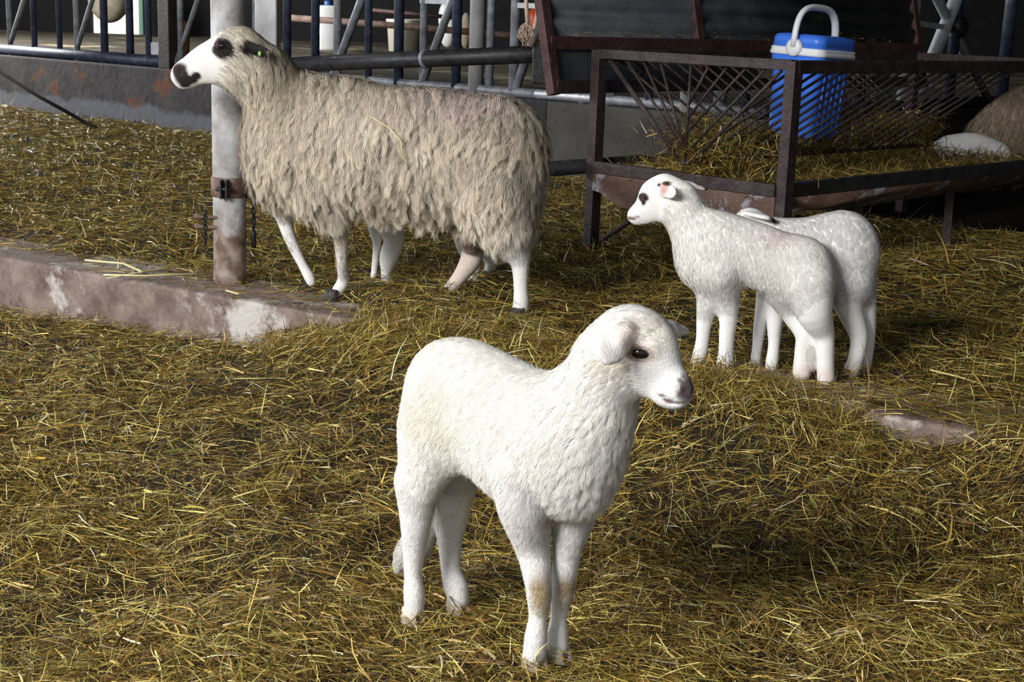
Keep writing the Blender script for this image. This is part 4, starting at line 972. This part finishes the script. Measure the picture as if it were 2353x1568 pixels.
    def fl(P, N):
        F = np.tile(-A * .22 + np.array([0, 0, -1.0]), (len(P), 1)); F += vnoise(P, 8, 2.0)[:, None] * A * .9
        # on top of the back the locks part to both sides
        sd = (P - B.O) @ B.R; F += (np.sign(sd) * np.clip(N[:, 2], 0, 1))[:, None] * B.R[None, :] * .8
        for c, r, d in hd:
            w = np.clip(1.5 - np.linalg.norm(P - c, axis=1) / r, 0, 1)[:, None]; F = F * (1 - w) + np.array(d) * w
        return F
    colt = np.linspace(.58, 1.12, 10)  # strand roots darkened as painted occlusion, tips bleached paler
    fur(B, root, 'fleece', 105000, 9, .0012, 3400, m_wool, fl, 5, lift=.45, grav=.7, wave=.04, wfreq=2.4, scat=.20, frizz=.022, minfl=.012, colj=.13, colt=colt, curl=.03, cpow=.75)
    fur(B, root, 'short_coat', 16000, 2, .0012, 0, m_fur, fl, 6, lift=.30, maxfl=.012, colj=.04)
    # two straws caught in the wool
    for pts in (((862, 262), (905, 292), (930, 318), (938, 375)), ((1101, 415), (1104, 450), (1103, 482))):
        q = [B.hit(u, v)[0] + B.R * .048 for u, v in pts]; mb = MB(); mb.tube(q, .0016, 6)
        st = mb.build('straw_stalk', M_plain('pale straw', (.75, .66, .36), .5), None, True)
        tag(st, 'pale straw caught in the wool of the ewe\'s ' + ('ribs' if pts[0][0] < 1000 else 'thigh'), 'straw')
ewe()

# ---- middle lamb, head up, looking left ------------------------------------
def side_lamb():
    g = [gp(u, v) for u, v in ((1898, 882), (1842, 872), (1668, 860), (1600, 852))]     # near hind, far hind, near fore, far fore
    A = nrm(((g[2] + g[3]) - (g[0] + g[1])) * np.array([1, 1, 0])); O = (g[0] + g[1] + g[2] + g[3]) / 4; B = Body(O, A, .0042)
    root = empty('lamb', (O[0], O[1], 0)); tag(root, 'white lamb with raised head facing left, standing in front of the hay rack', 'lamb')
    s = [sd_of(B, p) for p in g]
    B.chain([(1650, 570, 84), (1740, 588, 74), (1822, 622, 72)], w=.82, k=.05, fl=.017, cl=.55, col=WH)
    B.chain([(1845, 612, 60), (1862, 655, 50)], w=.9, k=.04, fl=.012, cl=.4, col=WH)
    B.chain([(1640, 590, 70), (1590, 520, 54), (1555, 465, 40)], w=.8, k=.025, fl=.018, cl=.75, col=WH)
    B.chain([(1625, 600, 62), (1632, 622, 50)], w=.85, k=.04, fl=.018, cl=.8, col=WH)
    K = dict(k=.018, fl=.007, cl=0, col=WH2, den=.7)
    B.chain([(1655, 620, 48, .035), (1668, 680, 32, s[2]), (1673, 735, 21, s[2]), (1670, 772, 18, s[2]), (1668, 808, 17, s[2]), (1666, 838, 20, s[2]), (1666, 850, 19, s[2])], **K)
    B.chain([(1640, 620, 44, -.03), (1628, 680, 27, s[3]), (1618, 740, 18, s[3]), (1614, 780, 15, s[3]), (1608, 812, 16, s[3]), (1601, 836, 16, s[3])], **K)
    B.chain([(1862, 650, 54, .03), (1870, 715, 42, .035), (1892, 765, 25, s[0]), (1896, 805, 21, s[0]), (1897, 845, 20, s[0]), (1898, 868, 21, s[0])], **K)
    B.chain([(1800, 665, 44, -.02), (1825, 720, 30, -.03), (1848, 768, 22, s[1]), (1846, 805, 20, s[1]), (1843, 838, 20, s[1]), (1842, 858, 21, s[1])], **K)
    B.chain([(1905, 640, 16, .01), (1890, 720, 18, -.01), (1872, 790, 18, -.01), (1866, 838, 14, -.01)], k=.01, fl=.016, cl=.5, col=(.62, .55, .45))
    HO, _ = B.pt(1535, 450); HA = nrm(A + np.array([-.05, -.10, 0])); HR = np.array([HA[1], -HA[0], 0]); HR = HR if HR[1] < 0 else -HR
    up = np.array([0, 0, 1.0]); H = dict(O=HO, R=HR, col=WH2, k=.018)
    B.chain([(1555, 462, 44), (1528, 440, 35)], w=.85, O=HO, R=HR, k=.03, fl=.008, cl=.3, col=WH)
    B.chain([(1525, 436, 33), (1508, 446, 33)], w=.82, fl=.005, cl=0, **H)
    B.chain([(1504, 452, 32), (1480, 478, 24), (1464, 492, 16)], w=.68, fl=.003, cl=0, **H)
    B.chain([(1512, 478, 28), (1485, 496, 18), (1466, 504, 11)], w=.66, fl=.003, cl=0, **H)
    B.chain([(1460, 492, 12), (1457, 494, 11)], w=.9, fl=.002, cl=0, **H)
    for sg, (u, v) in ((1, (1524, 436)), (-1, (1583, 427))):
        c, _ = B.pt(u, v, sg * .040, HO, HR)
        if sg > 0: e1 = nrm(HR * .62 - HA * .48 - up * .28 + up * .25); e3 = nrm(HR * .55 + HA * .55 + up * .05)
        else: e1 = nrm(-HA * .85 - HR * .45 - up * .18); e3 = nrm(np.cross(e1, HR))
        e3 = nrm(e3 - (e3 @ e1) * e1); e2 = np.cross(e3, e1)
        B.ell(c + e1 * .022, (e1, e2, e3), (.034, .020, .0065), k=.009, fl=.003, col=(.86, .80, .78))
        if sg > 0: EC, E1, E2, E3 = c + e1 * .022, e1, e2, e3; B.prims.append(('ell', EC + e3 * .007, (e1, e2, e3), (.024, .013, .006), True, .004))
        else: FC, F1 = c + e1 * .05, e1
        B.cone3(c - e1 * .01, c + e1 * .008, .012, .011, k=.01, col=WH2)
    B.solve()
    hax = (HA, up, HR)
    p, n = B.hit(1524, 430); B.mark(p, hax, (.013, .016, .03), (.56, .32, .30), .4, .9, .1)
    p, n = B.hit(1532, 420); B.mark(p, hax, (.014, .005, .03), (.06, .045, .02), .2, 1, .1)
    p, n = B.hit(1512, 424); B.mark(p, hax, (.004, .004, .02), (.03, .02, .015), .2, 1, .0)
    B.mark(FC, hax, (.012, .012, .02), (.10, .09, .07), .3, 1, .1)
    p, n = B.hit(1476, 454); B.mark(p, hax, (.015, .012, .03), (.022, .017, .018), .15, 1, .12, 90)
    p, n = B.hit(1477, 464); B.mark(p, hax, (.006, .009, .03), (.022, .017, .018), .2, 1, .08, 90)
    p, n = B.hit(1451, 502); B.mark(p, hax, (.011, .0055, .03), (.03, .02, .02), .2, 1, .1)
    p, n = B.hit(1461, 499); B.mark(p, hax, (.008, .0025, .03), (.20, .09, .09), .3, .9, .1)
    p, n = B.hit(1452, 488); B.mark(p, hax, (.012, .014, .02), (.86, .72, .70), .4, .6, .1)
    for u, v in ((1600, 838), (1845, 862), (1898, 868)):
        p, n = B.hit(u, v); B.mark(p, hax, (.03, .02, .05), (.66, .54, .45), .5, .6, .3)
    p, n = B.hit(1790, 545); B.mark(p, hax, (.05, .02, .05), (.80, .66, .66), .5, .5, .4, 30)
    B.build(root)
    eyeball(B, root, 1480, 455, .0072, .45, sz=(1.2, .9), lidcol=(.12, .05, .045))
    for p in g: hoof(p - np.array([0, 0, .010]) - A * .004, A, root, m_hoofl, .85)
    hd = [(HO, .055, -HA * .8 + up * .1), (B.pt(1480, 480, 0, HO, HR)[0], .045, -HA * .8 + up * .2)]
    fl = flow_of(A, .85, .5, hd)
    fur(B, root, 'fleece', 110000, 4, .0008, 2400, m_fur, fl, 13, lift=.72, cpow=.7, grav=.35, wave=.055, wfreq=1.4, minfl=.0085, colj=.045, curl=.03)
    fur(B, root, 'short_coat', 20000, 2, .0008, 0, m_fur, fl, 14, lift=.38, maxfl=.0100, colj=.03)
side_lamb()

# ---- lamb behind it, head down ------------------------------------------------
def rear_lamb():
    g = [gp(u, v) for u, v in ((1955, 864), (1985, 855), (1773, 848), (1735, 838))]
    A = nrm(((g[2] + g[3]) - (g[0] + g[1])) * np.array([1, 1, 0])); O = (g[0] + g[1] + g[2] + g[3]) / 4; B = Body(O, A, .005)
    root = empty('lamb', (O[0], O[1], 0)); tag(root, 'white lamb half hidden behind the lamb with raised head, its rump to the right', 'lamb')
    s = [sd_of(B, p) for p in g]
    B.chain([(1800, 590, 72), (1880, 572, 76), (1935, 562, 78)], w=.82, k=.05, fl=.016, cl=.5, col=WH2)
    B.chain([(1945, 600, 66), (1955, 655, 54)], w=.9, k=.04, fl=.011, cl=.4, col=WH2)
    B.chain([(1790, 570, 60), (1745, 540, 46), (1725, 520, 38)], w=.8, k=.04, fl=.012, cl=.5, col=WH2)
    B.chain([(1722, 514, 30), (1690, 540, 26), (1665, 560, 18)], w=.75, k=.02, fl=.004, cl=0, col=WH2)
    K = dict(k=.018, fl=.007, cl=0, col=WH2, den=.7)
    B.chain([(1795, 640, 42, .03), (1785, 700, 25, s[2]), (1780, 750, 18, s[2]), (1779, 790, 14, s[2]), (1775, 826, 15, s[2]), (1773, 838, 15, s[2])], **K)
    B.chain([(1780, 640, 38, -.03), (1755, 710, 20, s[3]), (1745, 760, 15, s[3]), (1740, 800, 12, s[3]), (1736, 828, 13, s[3])], **K)
    B.chain([(1950, 650, 50, .02), (1948, 700, 32, s[0]), (1972, 765, 22, s[0]), (1972, 800, 19, s[0]), (1963, 835, 18, s[0]), (1956, 852, 19, s[0])], **K)
    B.chain([(1970, 650, 42, -.03), (1985, 710, 28, s[1]), (1994, 765, 18, s[1]), (1992, 810, 15, s[1]), (1987, 842, 15, s[1])], **K)
    p, _ = B.pt(1745, 497, .04); e1 = nrm(-A * .9 + B.R * .3 - np.array([0, 0, .1])); e3 = nrm(np.cross(e1, B.R)); e2 = np.cross(e3, e1)
    B.ell(p, (e1, e2, e3), (.046, .018, .007), k=.01, fl=.004, col=WH2); EP = p + e1 * .042
    B.solve(); hax = (A, np.array([0, 0, 1.0]), B.R)
    B.mark(EP, hax, (.016, .016, .03), (.02, .018, .018), .3, 1, .1)
    p, n = B.hit(1960, 850); B.mark(p, hax, (.03, .02, .05), (.66, .56, .46), .5, .6, .3)
    B.build(root)
    for p in g: hoof(p - np.array([0, 0, .010]) - A * .004, A, root, m_hoofl, .85)
    fl = flow_of(A, .85, .5)
    fur(B, root, 'fleece', 60000, 4, .0009, 1300, m_fur, fl, 23, lift=.72, cpow=.7, grav=.35, wave=.055, wfreq=1.4, minfl=.0085, colj=.045, curl=.03)
    fur(B, root, 'short_coat', 9000, 2, .0009, 0, m_fur, fl, 24, lift=.38, maxfl=.0100, colj=.03)
rear_lamb()

# ---- lamb beyond the ewe: legs and belly show under her ---------------------------
def hidden_lamb():
    g = [gp(u, v) for u, v in ((886, 662), (858, 654), (1078, 657), (1119, 640))]     # near fore, far fore, near hind, far hind
    A = nrm(((g[0] + g[1]) - (g[2] + g[3])) * np.array([1, 1, 0])); O = (g[0] + g[1] + g[2] + g[3]) / 4; B = Body(O, A, .006)
    root = empty('lamb', (O[0], O[1], 0)); tag(root, 'white lamb mostly hidden behind the ewe, its legs showing under her belly', 'lamb')
    s = [sd_of(B, p) for p in g]
    B.chain([(900, 455, 58), (990, 450, 58), (1080, 450, 60)], w=.8, k=.04, fl=.01, cl=.4, col=WH2)
    B.chain([(890, 440, 45), (860, 395, 34), (842, 370, 28)], w=.8, k=.03, fl=.01, cl=.4, col=WH2)
    B.chain([(842, 365, 26), (815, 385, 18), (800, 398, 13)], w=.8, k=.02, fl=.003, cl=0, col=WH2)
    K = dict(k=.016, fl=.004, cl=0, col=WH2, den=.7)
    B.chain([(880, 490, 38, .02), (905, 545, 24, s[0]), (894, 590, 22, s[0]), (888, 625, 13, s[0]), (890, 650, 15, s[0])], **K)
    B.chain([(870, 480, 34, -.03), (862, 520, 17, s[1]), (866, 560, 10, s[1]), (862, 600, 8, s[1]), (858, 648, 8, s[1])], **K)
    B.chain([(1080, 480, 44, .02), (1070, 560, 24, s[2]), (1092, 610, 14, s[2]), (1084, 645, 14, s[2])], **K)
    B.chain([(1100, 480, 40, -.02), (1105, 560, 22, s[3]), (1128, 600, 14, s[3]), (1121, 630, 13, s[3])], **K)
    B.solve(); B.build(root)
    for p, q in zip(g, (m_hoof, m_hoof, m_hoofl, m_hoofl)): hoof(p, A, root, q, .9)
    fur(B, root, 'coat', 12000, 2, .0012, 0, m_fur, flow_of(A, .85, .5), 33, lift=.4, colj=.04)
hidden_lamb()

# ---- resting sheep at the right edge -------------------------------------------------
def resting():
    O = at(2360, 335, 8.0); O[2] = 0; A = nrm([.75, .25, 0]); B = Body(O, -A, .009)
    root = empty('ewe', (O[0], O[1], 0)); tag(root, 'brown-beige woolly sheep resting behind the hay rack at the right edge', 'sheep')
    BR = (.30, .235, .17)
    B.chain([(2285, 325, 72), (2370, 295, 100), (2460, 290, 105), (2560, 300, 90)], w=.85, k=.07, fl=.07, cl=.8, col=BR)
    B.chain([(2275, 345, 50), (2320, 350, 70)], w=.9, k=.06, fl=.05, cl=.8, col=BR)
    B.chain([(2570, 260, 50), (2620, 210, 40), (2650, 230, 30), (2680, 250, 20)], w=.8, k=.04, fl=.03, cl=.6, col=BR)
    for u in (2300, 2350, 2500, 2550):
        B.chain([(u, 380, 24), (u - 16, 418, 14)], k=.02, fl=.004, cl=0, col=(.4, .35, .3), sd=(.05, .05))
    B.solve(); B.V[:, 2] = np.maximum(B.V[:, 2], .005); B.build(root)
    fur(B, root, 'fleece', 16000, 6, .0035, 900, m_wool, flow_of(A, 1.0, .1), 43, lift=.6, grav=.6, wave=.08, minfl=.012, colj=.08, curl=.05)
    O = at(2235, 345, 7.55); O[2] = 0; A = nrm([-.8, .2, 0]); B = Body(O, A, .007)
    root = empty('lamb', (O[0], O[1], 0)); tag(root, 'white lamb lying against the resting sheep behind the trough at the right', 'lamb')
    B.chain([(2185, 350, 40), (2235, 352, 46), (2285, 362, 38)], w=.85, k=.05, fl=.012, cl=.5, col=WH2)
    B.chain([(2160, 358, 26), (2140, 352, 22), (2122, 362, 15)], w=.8, k=.03, fl=.004, cl=0, col=WH2)
    B.chain([(2200, 385, 26), (2180, 402, 14), (2160, 404, 11)], k=.02, fl=.004, cl=0, col=WH2, sd=(.06, .07))
    B.chain([(2270, 385, 30), (2250, 404, 15), (2235, 406, 11)], k=.02, fl=.004, cl=0, col=WH2, sd=(.06, .07))
    B.solve(); B.V[:, 2] = np.maximum(B.V[:, 2], .004); B.build(root)
    fur(B, root, 'fleece', 7000, 3, .0016, 400, m_fur, flow_of(A, .8, .5), 44, lift=.5, grav=.2, wave=.08, colj=.04)
resting()
#HAY
# ------------------------------------------------------------------ loose hay
HC = np.array([(.80, .645, .23), (.50, .365, .08), (.28, .175, .032), (.165, .092, .018), (.085, .040, .009), (.15, .145, .028), (.31, .29, .075), (.88, .82, .58)])
def hay(name, label, pts, hf, rs, length, width, probs, tilt=.16, wild=.08, seg=3, zj=(-.030, .012), bend=.055, tint=1.0, dirs=None, wildlen=.7):
    n = len(pts); az = rs.uniform(0, 2 * np.pi, n) if dirs is None else dirs + rs.normal(0, .5, n)
    el = rs.normal(0, tilt, n); wl = rs.rand(n) < wild; el = np.where(wl, rs.uniform(.25, 1.25, n), el)
    L = length * np.where(wl, wildlen, 1); K = seg + 1
    d = np.c_[np.cos(az) * np.cos(el), np.sin(az) * np.cos(el), np.sin(el)]
    z0 = hf(pts[:, 0], pts[:, 1]) + rs.uniform(zj[0], zj[1], n) + np.where(wl, -.004, 0)
    # follow the slope of the bed
    e = .02; gx = (hf(pts[:, 0] + e, pts[:, 1]) - hf(pts[:, 0] - e, pts[:, 1])) / (2 * e); gy = (hf(pts[:, 0], pts[:, 1] + e) - hf(pts[:, 0], pts[:, 1] - e)) / (2 * e)
    d[:, 2] += np.clip(gx * d[:, 0] + gy * d[:, 1], -.5, .5)
    c0 = np.c_[pts, z0]; st = np.where(wl, 0.0, -.5)
    sd = np.cross(d, [0, 0, 1.0]); sd /= np.maximum(np.linalg.norm(sd, axis=1, keepdims=True), 1e-6); nn = np.cross(sd, d)
    b1 = rs.normal(0, bend, n) * L; b2 = rs.normal(0, bend * .5, n) * L; kink = rs.rand(n) < .09; kp = rs.uniform(.3, .7, n); ka = rs.normal(0, .5, n) * L
    P = np.zeros((n, K, 3))
    for k in range(K):
        t = k / seg; q = t + st; bb = (t - .5) ** 2 * 4
        P[:, k] = c0 + d * (q * L)[:, None] + sd * (b1 * bb)[:, None] - nn * (np.abs(b2) * bb)[:, None] + sd * (np.where(kink, np.maximum(0, t - kp) * ka, 0))[:, None]
    roll = rs.uniform(-1.1, 1.1, n); wv = sd * np.cos(roll)[:, None] + nn * np.sin(roll)[:, None]
    ci = rs.choice(len(HC), n, p=np.array(probs) / sum(probs)); col = 1.02 * HC[ci] * rs.uniform(.72, 1.15, (n, 1)) * rs.normal(1, .05, (n, 3)) * tint
    o = ribbons(P, width, np.repeat(wv[:, None, :], K, 1), col, m_hay, name, None, None)
    return tag(o, label, 'hay', kind='stuff')

rs = np.random.RandomState(77)
def sample(n, y0, y1, keep, p=1.0, side=1.25):
    out = []
    while sum(map(len, out)) < n:
        m = n * 2; y = rs.uniform(y0, y1, m); x = rs.uniform(-1, 1, m) * (.36 * y1 * side + .3)
        k = (np.abs(x) < .36 * y * side + .35) & keep(x, y) & (rs.rand(m) < (y0 / y) ** p)
        out.append(np.c_[x, y][k])
    return np.concatenate(out)[:n]
PR = (.14, .18, .22, .18, .17, .08, .08, .02)
n = 185000; P = sample(n, 1.75, 6.2, lambda x, y: kdist(x, y) < -.005, 1.35)
# patchy: thin out some places so the dark bed shows
q = vnoise(P, 3.2, 4.4) + vnoise(P, 9, 1.1) * .6; P = P[(q > -.16) | (rs.rand(len(P)) < .6)]; n = len(P)
dist = np.linalg.norm(P, axis=1)
L = rs.lognormal(math.log(.042), .55, n).clip(.012, .19); Wd = rs.lognormal(math.log(.00105), .48, n).clip(.00045, .004) * (.75 + .14 * dist)
big = rs.rand(n) < .05; Wd[big] *= 2.0; L[big] *= 1.4
hay('loose_hay', 'golden loose hay strewn over the near pen', P, near_h, rs, L, Wd, PR, wild=.10)
# stalks drooping over the kerb edge heaps
m = 9000; xs = rs.uniform(-.75, .85, m); ys = KA[1] + (xs - KA[0]) * KD[1] / KD[0] - np.abs(rs.normal(0, .12, m)); 
hay('loose_hay', 'hay heaped against the buried middle of the kerb', np.c_[xs, ys], near_h, rs, rs.uniform(.03, .12, m), rs.uniform(.0010, .0024, m), PR, wild=.28, zj=(-.02, .03))
n = 165000; P = sample(n, 3.0, 12.5, lambda x, y: (kdist(x, y) > .13 - .12 * (x > -.5)) & (wdist(x, y) < -.03) & ~(((x - WC[0]) * WRN[0] + (y - WC[1]) * WRN[1] < .02) & (x > WC[0] - .05)), 1.15)
q = vnoise(P, 2.2, 8.4) + vnoise(P, 6, 2.1) * .6; P = P[(q > -.2) | (rs.rand(len(P)) < .65)]; n = len(P)
dist = np.linalg.norm(P, axis=1)
L = rs.lognormal(math.log(.068), .5, n).clip(.02, .28); Wd = rs.lognormal(math.log(.0019), .4, n).clip(.0008, .006) * (.55 + .12 * dist)
hay('loose_hay', 'olive yellow loose hay covering the rear pen', P, far_h, rs, L, Wd, (.12, .22, .26, .14, .10, .12, .10, .01), wild=.10, tilt=.13, tint=.84)
# sparse straws on the bare kerb top by the post
m = 260; t = rs.uniform(.35, 2.6, m); d = rs.uniform(.015, .13, m) ; Pk = KA + KD * t[:, None] + KN * d[:, None]
hay('loose_hay', 'single straws scattered on the kerb top', Pk, lambda x, y: 0 * x + .002, rs, rs.uniform(.02, .12, m), rs.uniform(.0015, .003, m), PR, wild=.0, zj=(0, .004), tilt=.03)
# long pale stalks beside the post
for (pts, rad) in ((((238, 632), (330, 634), (468, 628)), .0045), (((196, 598), (285, 606), (325, 624)), .0055), (((245, 640), (340, 622), (420, 614)), .003), (((520, 668), (549, 676)), .004)):
    mb = MB(); mb.tube([gp(u, v, .02) for u, v in pts], rad, 8, flat=.6)
    st = mb.build('straw_stalk', M_plain('pale stalk', (.72, .66, .36), .5), None, True)
    tag(st, {238: 'long pale stalk lying flat to the left of the round post', 196: 'thick pale stalk above the left part of the kerb', 245: 'thin stalk crossing the long pale one by the kerb', 520: 'short pale stalk lying at the foot of the round post'}[pts[0][0]], 'straw')
# hay in the rack, the trough and on the panel
def blob_hay(label, n, fn, L, Wd, wild=.3, tint=.75, probs=PR):
    c = np.array([fn() for _ in range(n)]); zz = c[:, 2]
    idx = {}
    def hf(x, y): return zz
    # constant height per strand
    o = hay('rack_hay', label, c[:, :2], lambda x, y: zz, rs, rs.uniform(*L, n), rs.uniform(*Wd, n), probs, tilt=.45, wild=wild, zj=(-.01, .01), bend=.2, tint=tint)
    return o
def in_v():
    t = rs.uniform(.04, 1.7); hmax = .10 + .06 * math.sin(t * 5 + 1); f = rs.rand() ** .7
    z = .39 + f * hmax; s = rs.uniform(-1, 1) * (.05 + (z - .385) / .37 * HWD * .85); return rk(t, s, z)
def in_trough():
    t = rs.uniform(-.02, TEND); s = rs.uniform(-1, 1) * (HWD - .05); return rk(t, s, TZ - .03 + rs.uniform(-.03, .035) + .03 * (abs(s) / HWD) ** 2)
def drop():
    t = rs.uniform(-.02, .25); s = rs.normal(.06, .13); f = rs.rand(); return rk(t, s, .33 + f * .15)
def on_bar():
    t = rs.uniform(-.2, 2.3); q = pl(t, .215 + rs.uniform(0, .035)); return q - RW * -.02
blob_hay('hay filling the bottom of the rod basket under the cool box', 5000, in_v, (.03, .12), (.0015, .004), probs=(.1, .2, .28, .16, .12, .08, .06, .01))
blob_hay('hay spread in the long rusty trough of the rack', 9000, in_trough, (.03, .14), (.0015, .004), wild=.2, probs=(.1, .2, .28, .16, .12, .08, .06, .01))
blob_hay('tuft of hay falling from the near end of the rod basket', 1500, drop, (.04, .14), (.002, .0045), wild=.5)
blob_hay('wisps of hay along the red-brown bar of the corrugated panel', 1200, on_bar, (.02, .08), (.0015, .003), wild=.2)
